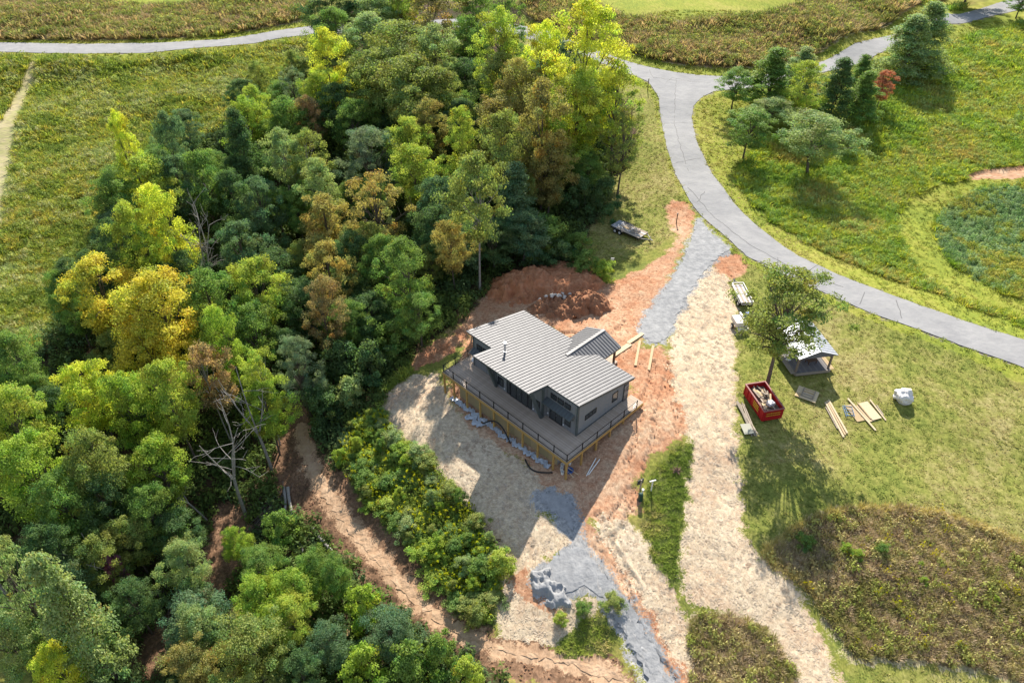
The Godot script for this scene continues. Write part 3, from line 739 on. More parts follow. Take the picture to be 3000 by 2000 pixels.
func ground_material() -> StandardMaterial3D:
	var side := 2048
	var palette := PackedFloat32Array()
	palette.resize(16 * 10)
	for k in SOILS:
		for t in 3:
			var col := lin(SOILS[k][t][0], SOILS[k][t][1], SOILS[k][t][2])
			palette[k * 10 + t * 3] = col.r * 255.0
			palette[k * 10 + t * 3 + 1] = col.g * 255.0
			palette[k * 10 + t * 3 + 2] = col.b * 255.0
		palette[k * 10 + 9] = SOILS[k][3]
	var rows := []
	rows.resize(side)
	var bumps := []
	bumps.resize(side)
	var job := func(j: int) -> void:
		var w := lines_x.size()
		var d := lines_z.size()
		var row := PackedByteArray()
		row.resize(side * 3)
		var bump := PackedByteArray()
		bump.resize(side)
		var f := (j + 0.5) / side * (d - 1)
		var z: float = lerpf(lines_z[int(f)], lines_z[int(f) + 1], f - int(f))
		var rnd := (j * 7919 + 13) & 0x7fffffff
		for i in side:
			f = (i + 0.5) / side * (w - 1)
			var fi := int(f)
			var x: float = lines_x[fi] + (lines_x[fi + 1] - lines_x[fi]) * (f - fi)
			rnd = (rnd * 1103515245 + 12345) & 0x7fffffff
			var grit := ((rnd >> 12) & 255) / 255.0
			var na := noise_a[(int(z * 9.0 + 51200.0) & 511) * 512 + (int(x * 9.0 + 51200.0) & 511)] / 255.0
			var nb := noise_b[(int(z * 9.0 + 51200.0) & 511) * 512 + (int(x * 9.0 + 51200.0) & 511)] / 255.0
			var nc := noise_c[(int(z * 3.1 + 51200.0) & 511) * 512 + (int(x * 3.1 + 51200.0) & 511)] / 255.0
			var nf := noise_b[(int(z * 37.0 + 51200.0) & 511) * 512 + (int(x * 37.0 + 51200.0) & 511)] / 255.0
			var jx := int((x + (na - 0.5) * 1.7 + (grit - 0.5) * 0.7 - MAP_X) / MAP_STEP)
			var jz := int((z + (nb - 0.5) * 1.7 + (nf - 0.5) * 0.7 - MAP_Z) / MAP_STEP)
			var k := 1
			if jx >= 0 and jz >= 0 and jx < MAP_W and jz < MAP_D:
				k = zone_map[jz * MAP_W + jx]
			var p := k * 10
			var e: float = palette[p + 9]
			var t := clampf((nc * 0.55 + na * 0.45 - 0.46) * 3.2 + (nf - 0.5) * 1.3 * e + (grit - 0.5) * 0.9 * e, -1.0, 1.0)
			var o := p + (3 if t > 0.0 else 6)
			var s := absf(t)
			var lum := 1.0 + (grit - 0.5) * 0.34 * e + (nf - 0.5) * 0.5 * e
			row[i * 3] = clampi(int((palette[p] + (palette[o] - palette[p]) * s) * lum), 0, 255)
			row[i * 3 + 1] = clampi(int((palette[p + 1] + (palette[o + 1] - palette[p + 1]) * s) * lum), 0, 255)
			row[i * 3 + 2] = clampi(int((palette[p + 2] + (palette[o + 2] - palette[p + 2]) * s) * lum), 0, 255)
			bump[i] = clampi(int(128.0 + ((nf - 0.5) * 150.0 + (grit - 0.5) * 60.0) * e), 0, 255)
		rows[j] = row
		bumps[j] = bump
	var id := WorkerThreadPool.add_group_task(job, side)
	WorkerThreadPool.wait_for_group_task_completion(id)
	var all := PackedByteArray()
	var tall := PackedByteArray()
	for j in side:
		all.append_array(rows[j])
		tall.append_array(bumps[j])
	var m := mat("ground", Color.WHITE, 0.95, 0.0, 0.2)
	m.albedo_texture = ImageTexture.create_from_image(Image.create_from_data(side, side, false, Image.FORMAT_RGB8, all))
	var b := Image.create_from_data(side, side, false, Image.FORMAT_L8, tall)
	b.convert(Image.FORMAT_RGBA8)
	b.bump_map_to_normal_map(1.8)
	m.normal_enabled = true
	m.normal_scale = 1.0
	m.normal_texture = ImageTexture.create_from_image(b)
	m.texture_repeat = false
	return m


# a sheet on the ground: the polygon cut by a grid so that it follows the land
func sheet(called: String, p: PackedVector2Array, m: Material, up: float, step: float, lumpy := 0.0) -> MeshInstance3D:
	var s := Shape.new()
	var lo := p[0]
	var hi := p[0]
	for q in p:
		lo = lo.min(q)
		hi = hi.max(q)
	var index := {}
	var point := func(q: Vector2) -> int:
		var key := Vector2i((q * 1000.0).round())
		if not index.has(key):
			var y := height(q.x, q.y) + up
			y += (noise(noise_b, q.x, q.y, 40.0) - 0.3) * lumpy
			var dx := (height(q.x + 0.3, q.y) - height(q.x - 0.3, q.y)) / 0.6
			var dz := (height(q.x, q.y + 0.3) - height(q.x, q.y - 0.3)) / 0.6
			index[key] = s.vert(Vector3(q.x, y, q.y), Vector3(-dx, 1.0, -dz).normalized())
		return index[key]
	var x := floorf(lo.x / step) * step
	while x < hi.x:
		var strip := PackedVector2Array([Vector2(x, lo.y - 1.0), Vector2(x + step, lo.y - 1.0), Vector2(x + step, hi.y + 1.0), Vector2(x, hi.y + 1.0)])
		for piece in Geometry2D.intersect_polygons(p, strip):
			var plo: float = piece[0].y
			var phi: float = piece[0].y
			for q in piece:
				plo = minf(plo, q.y)
				phi = maxf(phi, q.y)
			var z := floorf(plo / step) * step
			while z < phi:
				var cell := PackedVector2Array([Vector2(x, z), Vector2(x + step, z), Vector2(x + step, z + step), Vector2(x, z + step)])
				for bit in Geometry2D.intersect_polygons(piece, cell):
					var tri := Geometry2D.triangulate_polygon(bit)
					for t in tri.size() / 3:
						var a: int = point.call(bit[tri[t * 3]])
						var b: int = point.call(bit[tri[t * 3 + 1]])
						var c: int = point.call(bit[tri[t * 3 + 2]])
						if (s.v[c] - s.v[a]).cross(s.v[b] - s.v[a]).y < 0.0:
							s.idx.append_array([a, c, b])
						else:
							s.idx.append_array([a, b, c])
				z += step
		x += step
	return setting(called, s.mesh(m))


# edges broken up by noise
func frayed(p: PackedVector2Array, step: float, much: float) -> PackedVector2Array:
	var r := PackedVector2Array()
	for i in p.size():
		var a := p[i]
		var b := p[(i + 1) % p.size()]
		var k := maxi(1, int(a.distance_to(b) / step))
		for t in k:
			var q := a.lerp(b, float(t) / k)
			q += Vector2(noise(noise_a, q.x, q.y, 23.0) - 0.5, noise(noise_b, q.x, q.y, 23.0) - 0.5) * 2.0 * much
			r.append(q)
	return r


func zone_polygon(k: int, nth: int) -> PackedVector2Array:
	for z in ZONES:
		if z[0] == k:
			if nth == 0:
				return rounded(polygon(z[1]))
			nth -= 1
	return PackedVector2Array()


func inset(p: PackedVector2Array, by: float) -> PackedVector2Array:
	var best := p
	var most := 0.0
	for q in Geometry2D.offset_polygon(p, -by):
		if q.size() > 3 and not Geometry2D.is_polygon_clockwise(q) or most == 0.0:
			var r := Rect2(q[0], Vector2.ZERO)
			for e in q:
				r = r.expand(e)
			if r.get_area() > most:
				most = r.get_area()
				best = q
	return best


func build_roads() -> void:
	var asphalt := grained("asphalt", lin(0.26, 0.26, 0.262), lin(0.31, 0.309, 0.306), Vector3(0.035, 0.035, 0.035), 0.9, 1.0, 5, 5)
	var road := sheet("road", frayed(polygon(ROAD_EDGE), 0.8, 0.12), asphalt, 0.03, 2.0)
	road.set_meta("label", "pale grey asphalt road with a junction")
	var tar := mat("tar crack", lin(0.13, 0.13, 0.13), 0.8)
	for line in CRACKS:
		var s := Shape.new()
		var p := polygon(line)
		var last := Vector2.ZERO
		var row := []
		for i in p.size() - 1:
			var k := maxi(1, int(p[i].distance_to(p[i + 1]) / 0.7))
			for t in k:
				var q := p[i].lerp(p[i + 1], float(t) / k)
				q += Vector2(noise(noise_a, q.x, q.y, 31.0) - 0.5, noise(noise_b, q.x, q.y, 31.0) - 0.5) * 0.5
				row.append(q)
		for i in row.size() - 1:
			var a: Vector2 = row[i]
			var b: Vector2 = row[i + 1]
			var w := (b - a).orthogonal().normalized() * 0.045
			var pts := []
			for q in [a - w, b - w, b + w, a + w]:
				pts.append(ground(q.x, q.y, 0.038))
			s.face(pts, Vector3.UP)
		part("crack", s, tar, road)
	var gravel := grained("gravel", lin(0.24, 0.244, 0.248), lin(0.35, 0.352, 0.352), Vector3(0.11, 0.11, 0.11), 0.95, 2.5, 9, 6)
	sheet("gravel_driveway", frayed(inset(zone_polygon(9, 0), 0.35), 0.3, 0.5), gravel, 0.035, 0.4, 0.04)
	sheet("gravel_patch", frayed(inset(zone_polygon(9, 1), 0.6), 0.3, 0.5), gravel, 0.035, 0.4, 0.04)
	sheet("gravel_track", frayed(inset(zone_polygon(9, 2), 0.5), 0.3, 0.5), gravel, 0.035, 0.4, 0.04)
	var dirt := grained("track dirt", lin(0.36, 0.23, 0.14), lin(0.5, 0.35, 0.23), Vector3(0.07, 0.07, 0.07), 0.95, 4.0, 15, 6)
	sheet("dirt_track", frayed(inset(zone_polygon(8, 0), 0.5), 0.35, 0.5), dirt, 0.025, 0.4, 0.06)


# ---------------------------------------------------------------- trees
const LEAF := {
	"dk": [0.07, 0.115, 0.045], "gr": [0.115, 0.175, 0.045], "lm": [0.18, 0.24, 0.04], "yg": [0.22, 0.26, 0.05], "ye": [0.33, 0.345, 0.05], "go": [0.33, 0.29, 0.045],
	"ol": [0.16, 0.185, 0.055], "ob": [0.19, 0.17, 0.06], "or": [0.24, 0.2, 0.07], "bl": [0.085, 0.135, 0.07], "pl": [0.18, 0.225, 0.095], "gy": [0.12, 0.16, 0.1],
	"rd": [0.26, 0.1, 0.06], "pk": [0.28, 0.19, 0.1], "pp": [0.17, 0.06, 0.1], "rb": [0.19, 0.145, 0.07]}


func leaf_material(key: String) -> StandardMaterial3D:
	var called := "leaves " + key
	if mats.has(called):
		return mats[called]
	var c: Array = LEAF[key]
	var m := mat(called, lin(c[0] * 2.3, c[1] * 2.3, c[2] * 2.3), 0.65, 0.0, 0.3)
	m.vertex_color_use_as_albedo = true
	m.cull_mode = BaseMaterial3D.CULL_DISABLED
	m.backlight_enabled = true
	m.backlight = lin(0.95, 1.0, 0.6)
	return m


func bark(key: String) -> StandardMaterial3D:
	if key == "pale":
		return grained("pale bark", lin(0.2, 0.185, 0.165), lin(0.4, 0.38, 0.35), Vector3(1.1, 0.35, 1.1), 0.9, 4.0, 21, 4, false)
	return grained("bark", lin(0.07, 0.055, 0.045), lin(0.19, 0.165, 0.14), Vector3(1.2, 0.4, 1.2), 0.95, 4.0, 22, 4, false)


func bent(a: Vector3, b: Vector3, sag: float, steps := 4) -> Array:
	var r := []
	var side := Vector3(rng.randf_range(-1, 1), rng.randf_range(-0.3, 0.8), rng.randf_range(-1, 1)) * sag * a.distance_to(b)
	for i in steps + 1:
		var t := float(i) / steps
		r.append(a.lerp(b, t) + side * sin(t * PI))
	return r


func tapered(n: int, from: float, to: float) -> Array:
	var r := []
	for i in n:
		r.append(lerpf(from, to, pow(float(i) / (n - 1), 0.8)))
	return r


# how: radius, crown bottom, crown top, clumps, clump size, leaves, leaf size, slim, form
func tree_shape(seed_of: int, how: Dictionary) -> Array:
	rng.seed = seed_of
	var wood := Shape.new()
	var crown := Shape.new()
	var r: float = how.r
	var lo: float = how.lo
	var hi: float = how.hi
	var mid := (lo + hi) * 0.5
	var half := (hi - lo) * 0.5
	var clumps := []
	var guard := 0
	while clumps.size() < int(how.clumps) and guard < 4000:
		guard += 1
		var p := Vector3(rng.randf_range(-1, 1), rng.randf_range(-1, 1), rng.randf_range(-1, 1))
		var rim := 1.0
		match how.form:
			"cone":
				rim = clampf(1.02 - (p.y + 1.0) * 0.5, 0.04, 1.0)
				if p.y < -0.8:
					rim *= 0.75
				rim = pow(rim, 0.72)
			"dome":
				rim = sqrt(maxf(0.02, 1.0 - pow(maxf(0.0, p.y + 0.5) / 1.5, 2.0)))
			_:
				rim = sqrt(maxf(0.02, 1.0 - p.y * p.y))
		var f := Vector2(p.x, p.z)
		if f.length() > 1.0:
			continue
		# the crown is not a turned body: it bulges and has bays
		var ang := atan2(p.z, p.x)
		var bay := 1.0 + 0.2 * sin(ang * 3.0 + seed_of + p.y * 2.0) + 0.16 * sin(ang * 5.0 + seed_of * 1.7 + p.y * 4.0)
		if rng.randf() < 0.12:
			bay *= 1.2
		var deep := maxf(f.length(), absf(p.y) if how.form != "cone" else f.length())
		if deep < 0.45 and rng.randf() < 0.75:
			continue
		var q := Vector3(p.x * rim * r * bay, mid + p.y * half, p.z * rim * r * bay)
		clumps.append(q)
	var lean := Vector3(rng.randf_range(-0.06, 0.06), 0, rng.randf_range(-0.06, 0.06)) * hi
	var trunk_top := Vector3(lean.x, lerpf(lo, hi, 0.82), lean.z)
	var path := bent(Vector3(0, -0.4, 0), trunk_top, 0.035, 7)
	if how.form != "dome":
		wood.tube(path, tapered(8, how.trunk, how.trunk * 0.18), 7)
	var limbs: int = how.limbs
	for i in mini(limbs, clumps.size()):
		var c: Vector3 = clumps[i * clumps.size() / limbs]
		var t := clampf((c.y - lo) / (hi - lo) * 0.62 - 0.05, 0.0, 0.85)
		var y := lerpf(lo * 0.85, trunk_top.y, t)
		var k := clampf((y + 0.4) / (trunk_top.y + 0.4), 0.0, 0.98) * 7.0
		var a: Vector3 = path[int(k)].lerp(path[mini(int(k) + 1, 7)], k - int(k))
		if how.form == "dome":
			a = Vector3(rng.randf_range(-0.3, 0.3), -0.2, rng.randf_range(-0.3, 0.3))
		var lr: float = how.trunk * lerpf(0.5, 0.22, t)
		var way := bent(a, c, 0.1)
		wood.tube(way, tapered(5, lr, lr * 0.2), 5, false)
		for e in int(how.get("twigs", 2)):
			var s: Vector3 = way[2 + e % 3]
			var tip: Vector3 = s + (Vector3(rng.randf_range(-1, 1), rng.randf_range(-0.2, 1), rng.randf_range(-1, 1))).normalized() * r * rng.randf_range(0.2, 0.42)
			wood.tube(bent(s, tip, 0.1, 3), tapered(4, lr * 0.4, lr * 0.12), 4, false)
	var leaves: int = how.leaves
	var per := leaves / maxi(1, clumps.size())
	var centre := Vector3(0, mid - half * 0.3, 0)
	for c: Vector3 in clumps:
		var size: float = how.clump * rng.randf_range(0.65, 1.3)
		var squash := rng.randf_range(0.4, 0.8)
		var tone := rng.randf_range(0.6, 1.35)
		var warm := rng.randf_range(-0.3, 0.22)
		if rng.randf() < 0.1:
			warm += 0.35
		for i in per:
			var d := Vector3(rng.randfn(), rng.randfn(), rng.randfn()).normalized()
			if d.y < -0.35 and rng.randf() < 0.6:
				d.y = -d.y
			var dist := size * (0.25 + 0.95 * pow(rng.randf(), 0.7))
			var p := c + Vector3(d.x, d.y * squash, d.z) * dist
			if p.y < 0.05:
				p.y = rng.randf_range(0.05, 0.4)
			var nn: Vector3 = (d * 0.55 + (p - centre).normalized() * 0.45 + Vector3(rng.randfn() * 0.8, 0.3 + rng.randfn() * 0.7, rng.randfn() * 0.8)).normalized()
			var k := tone * rng.randf_range(0.55, 1.45)
			crown.tint = Color(k * (1.0 + warm), k, k * (1.0 - warm * 0.5))
			crown.leaf(p, nn, how.leaf * rng.randf_range(0.65, 1.25), how.slim, rng.randf() * 6.28)
	return [wood, crown]


func dead_shape(seed_of: int, tall: float, forks: int, twiggy: int) -> Shape:
	rng.seed = seed_of
	var s := Shape.new()
	var base := Vector3(0, -0.5, 0)
	var fork := Vector3(rng.randf_range(-0.4, 0.4), tall * 0.4, rng.randf_range(-0.4, 0.4))
	s.tube(bent(base, fork, 0.03, 4), tapered(5, 0.2, 0.15), 7)
	for f in forks:
		var a := TAU * f / forks + rng.randf()
		var top := fork + Vector3(cos(a) * tall * 0.14, tall * rng.randf_range(0.42, 0.62), sin(a) * tall * 0.14)
		var stem := bent(fork, top, 0.06, 6)
		s.tube(stem, tapered(7, 0.12, 0.03), 6)
		for b in twiggy:
			var from: Vector3 = stem[1 + b % 6]
			var dir := Vector3(rng.randf_range(-1, 1), rng.randf_range(0.0, 0.8), rng.randf_range(-1, 1)).normalized()
			var tip := from + dir * tall * rng.randf_range(0.1, 0.24)
			var branch := bent(from, tip, 0.12, 4)
			s.tube(branch, tapered(5, 0.045, 0.015), 4, false)
			for k in 3:
				var at: Vector3 = branch[2 + k % 3]
				var out := at + (dir + Vector3(rng.randf_range(-1, 1), rng.randf_range(-0.3, 0.8), rng.randf_range(-1, 1))).normalized() * tall * rng.randf_range(0.04, 0.1)
				s.tube(bent(at, out, 0.1, 2), tapered(3, 0.028, 0.012), 3, false)
	return s


func grow_shapes() -> void:
	var kinds := {
		"R": {"r": 4.4, "lo": 4.0, "hi": 12.2, "clumps": 135, "clump": 0.85, "leaves": 20000, "leaf": 0.125, "slim": 0.6, "form": "ball", "trunk": 0.24, "limbs": 22},
		"T": {"r": 4.2, "lo": 3.0, "hi": 14.2, "clumps": 150, "clump": 0.82, "leaves": 21000, "leaf": 0.125, "slim": 0.6, "form": "ball", "trunk": 0.24, "limbs": 22},
		"B": {"r": 6.2, "lo": 4.5, "hi": 21.0, "clumps": 240, "clump": 1.0, "leaves": 32000, "leaf": 0.145, "slim": 0.6, "form": "ball", "trunk": 0.4, "limbs": 30},
		"L": {"r": 4.2, "lo": 6.4, "hi": 14.2, "clumps": 100, "clump": 0.8, "leaves": 14000, "leaf": 0.125, "slim": 0.6, "form": "ball", "trunk": 0.2, "limbs": 18},
		"C": {"r": 3.0, "lo": 0.5, "hi": 11.2, "clumps": 150, "clump": 0.66, "leaves": 20000, "leaf": 0.115, "slim": 0.58, "form": "cone", "trunk": 0.18, "limbs": 22},
		"A": {"r": 4.6, "lo": 4.0, "hi": 13.2, "clumps": 95, "clump": 0.66, "leaves": 10000, "leaf": 0.13, "slim": 0.55, "form": "ball", "trunk": 0.25, "limbs": 38, "twigs": 3},
		"A2": {"r": 3.0, "lo": 3.4, "hi": 12.0, "clumps": 90, "clump": 0.64, "leaves": 12000, "leaf": 0.115, "slim": 0.6, "form": "ball", "trunk": 0.16, "limbs": 24},
		"P": {"r": 4.2, "lo": 2.4, "hi": 12.4, "clumps": 150, "clump": 0.66, "leaves": 20000, "leaf": 0.17, "slim": 0.18, "form": "ball", "trunk": 0.22, "limbs": 30},
		"S2": {"r": 1.6, "lo": 0.1, "hi": 2.8, "clumps": 46, "clump": 0.42, "leaves": 5600, "leaf": 0.09, "slim": 0.6, "form": "dome", "trunk": 0.045, "limbs": 8}}
	var wild := {"R": 4, "T": 3, "B": 1, "L": 2, "C": 3, "A": 2, "A2": 2, "P": 1, "S2": 3}
	for k in kinds:
		shapes[k] = []
		for i in int(wild[k]):
			var s := tree_shape(101 + i * 37 + k.hash() % 97, kinds[k])
			shapes[k].append([s[0].mesh(bark("pale" if k == "L" else "dark")), s[1].mesh()])
	shapes["D"] = [[dead_shape(7, 13.0, 4, 7).mesh(bark("pale")), null]]


func plant_tree(x: float, z: float, r: float, mid: float, kind: String, col: String, label: String, turn: float, called := "", group := "") -> Node3D:
	var natural := {"R": [4.5, 8.2], "T": [4.4, 8.6], "B": [6.4, 13.0], "L": [4.4, 10.5], "C": [3.1, 5.6], "A": [5.0, 8.6], "A2": [3.2, 8.0], "P": [4.5, 7.4], "S2": [1.75, 1.45], "D": [4.2, 7.5]}
	var names := {"R": "broadleaf_tree", "T": "tall_tree", "B": "tulip_tree", "L": "slender_tree", "C": "conical_tree", "A": "open_tree", "A2": "young_tree", "P": "pine_tree", "S2": "bush", "D": "dead_tree"}
	var list: Array = shapes[kind]
	var s: Array = list[int(absf(x * 7.3 + z * 3.1)) % list.size()]
	var t := thing(called if called else names[kind], label, "bush" if kind == "S2" else "tree", ground(x, z, -0.05), turn, group)
	t.scale = Vector3(r / natural[kind][0], mid / natural[kind][1], r / natural[kind][0])
	put("stem" if kind == "S2" else "trunk", s[0], t)
	if s[1]:
		var crown := put("foliage" if kind == "S2" else "crown", s[1], t)
		crown.set_surface_override_material(0, leaf_material(col))
	return t


func plant_trees() -> void:

	# young trees that fill the gaps of the woods
	rng.seed = 404
	var taken := []
	for t in TREES:
		taken.append(Vector3(t[0], t[1], t[2]))
	var added := 0
	var tries := 0
	while added < 110 and tries < 9000:
		tries += 1
		var x := rng.randf_range(-72, 16)
		var z := rng.randf_range(-150, -20)
		if zone(x, z) != 4 or zone(x + 2.5, z + 1.0) != 4 or zone(x - 2.5, z + 2.5) != 4 or zone(x, z - 2.5) != 4:
			continue
		var near := false
		for q: Vector3 in taken:
			if Vector2(q.x - x, q.y - z).length() < q.z * 0.62 + 0.6:
				near = true
		if near:
			continue
		var r := rng.randf_range(1.8, 3.3)
		taken.append(Vector3(x, z, r))
		added += 1
		plant_tree(x, z, r, rng.randf_range(3.5, 6.5), "R" if rng.randf() < 0.7 else "T", ["dk", "gr", "dk", "bl", "gr", "ol"][rng.randi() % 6], "small green understory tree between the taller crowns of the woods", rng.randf() * 6.0, "understory_tree", "understory trees of the woods")
	for i in TREES.size():
		var t: Array = TREES[i]
		plant_tree(t[0], t[1], t[2] * (1.45 if t[4] == "C" else 1.3 if i >= TREES.size() - 15 else 1.2), t[3], t[4], t[5], t[6], i * 2.4)


# ---------------------------------------------------------------- grasses and weeds
func tuft(seed_of: int, blades: int, tall: float, spread: float, wide: float, head := Color(0, 0, 0, 0)) -> Shape:
	rng.seed = seed_of
	var s := Shape.new()
	for i in blades:
		var a := rng.randf() * TAU
		var out := Vector3(cos(a), 0, sin(a))
		var h := tall * rng.randf_range(0.55, 1.1)
		var root := out * spread * 0.35 * sqrt(rng.randf())
		var tip := root + out * spread * rng.randf_range(0.3, 1.0) + Vector3(0, h, 0)
		var mid := root.lerp(tip, 0.55) + Vector3(0, h * 0.14, 0)
		var w := Vector3(-sin(a), 0, cos(a)) * wide * 0.5
		var rise := (tip - root).normalized()
		var nn := (out - rise * out.dot(rise)).normalized()
		var k := rng.randf_range(0.7, 1.25)
		s.tint = Color(k * rng.randf_range(0.92, 1.14), k, k * rng.randf_range(0.8, 1.05))
		var b := s.v.size()
		s.vert(root - w, nn)
		s.vert(root + w, nn)
		s.vert(mid + w, nn)
		s.vert(mid - w, nn)
		s.vert(tip, nn)
		s.idx.append_array([b, b + 1, b + 2, b, b + 2, b + 3, b + 3, b + 2, b + 4])
		if head.a > 0.0 and i % 2 == 0:
			s.tint = head
			for k2 in 4:
				s.leaf(tip + Vector3(rng.randf_range(-0.08, 0.08), rng.randf_range(-0.1, 0.06), rng.randf_range(-0.08, 0.08)), Vector3(rng.randfn() * 0.4, 1, rng.randfn() * 0.4).normalized(), 0.075, 0.7, rng.randf() * 6.0)
	return s


func weed(seed_of: int, tall: float, leaves: int, spread: float, size: float) -> Shape:
	rng.seed = seed_of
	var s := Shape.new()
	for i in leaves:
		var t := sqrt(rng.randf())
		var a := rng.randf() * TAU
		var p := Vector3(cos(a) * spread * sqrt(rng.randf()), t * tall, sin(a) * spread * sqrt(rng.randf()))
		var k := rng.randf_range(0.65, 1.3)
		s.tint = Color(k * rng.randf_range(0.9, 1.15), k, k * 0.95)
		s.leaf(p, Vector3(cos(a) * 0.6 + rng.randfn() * 0.4, 0.8, sin(a) * 0.6 + rng.randfn() * 0.4).normalized(), size * rng.randf_range(0.6, 1.2), 0.5, rng.randf() * 6.0)
	return s


# many small plants of one kind as one object: items are [position, size, colour]
func mass(called: String, label: String, category: String, m: Mesh, items: Array) -> void:
	var mm := MultiMesh.new()
	mm.transform_format = MultiMesh.TRANSFORM_3D
	mm.use_colors = true
	mm.mesh = m
	mm.instance_count = items.size()
	for i in items.size():
		var e: Array = items[i]
		var k: float = e[1]
		mm.set_instance_transform(i, Transform3D(Basis(Vector3.UP, rng.randf() * TAU).scaled(Vector3(k, k * rng.randf_range(0.8, 1.15), k)), e[0]))
		mm.set_instance_color(i, e[2])
	var o := MultiMeshInstance3D.new()
	o.name = numbered(called)
	o.multimesh = mm
	add_child(o)
	o.set_meta("kind", "stuff")
	tag(o, label, category)


func plant_material() -> StandardMaterial3D:
	var m := mat("grass blades", lin(1.0, 1.0, 1.0), 0.75, 0.0, 0.25)
	m.vertex_color_use_as_albedo = true
	m.cull_mode = BaseMaterial3D.CULL_DISABLED
	m.backlight_enabled = true
	m.backlight = lin(0.8, 0.8, 0.55)
	return m


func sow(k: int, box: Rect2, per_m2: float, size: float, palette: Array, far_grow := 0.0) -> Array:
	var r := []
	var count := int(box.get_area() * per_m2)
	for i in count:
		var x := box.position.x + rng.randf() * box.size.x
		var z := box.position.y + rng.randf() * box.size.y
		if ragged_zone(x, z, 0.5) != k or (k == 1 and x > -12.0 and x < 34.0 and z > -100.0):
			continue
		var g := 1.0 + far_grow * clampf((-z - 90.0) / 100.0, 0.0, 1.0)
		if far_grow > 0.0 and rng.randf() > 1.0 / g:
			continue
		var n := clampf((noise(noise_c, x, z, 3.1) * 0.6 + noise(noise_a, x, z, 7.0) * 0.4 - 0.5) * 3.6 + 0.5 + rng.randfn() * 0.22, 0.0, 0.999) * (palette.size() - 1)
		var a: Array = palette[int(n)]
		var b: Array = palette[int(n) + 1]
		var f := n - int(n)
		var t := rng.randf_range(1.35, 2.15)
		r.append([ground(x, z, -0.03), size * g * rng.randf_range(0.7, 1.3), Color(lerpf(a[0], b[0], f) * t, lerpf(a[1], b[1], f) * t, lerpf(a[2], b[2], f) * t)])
	return r


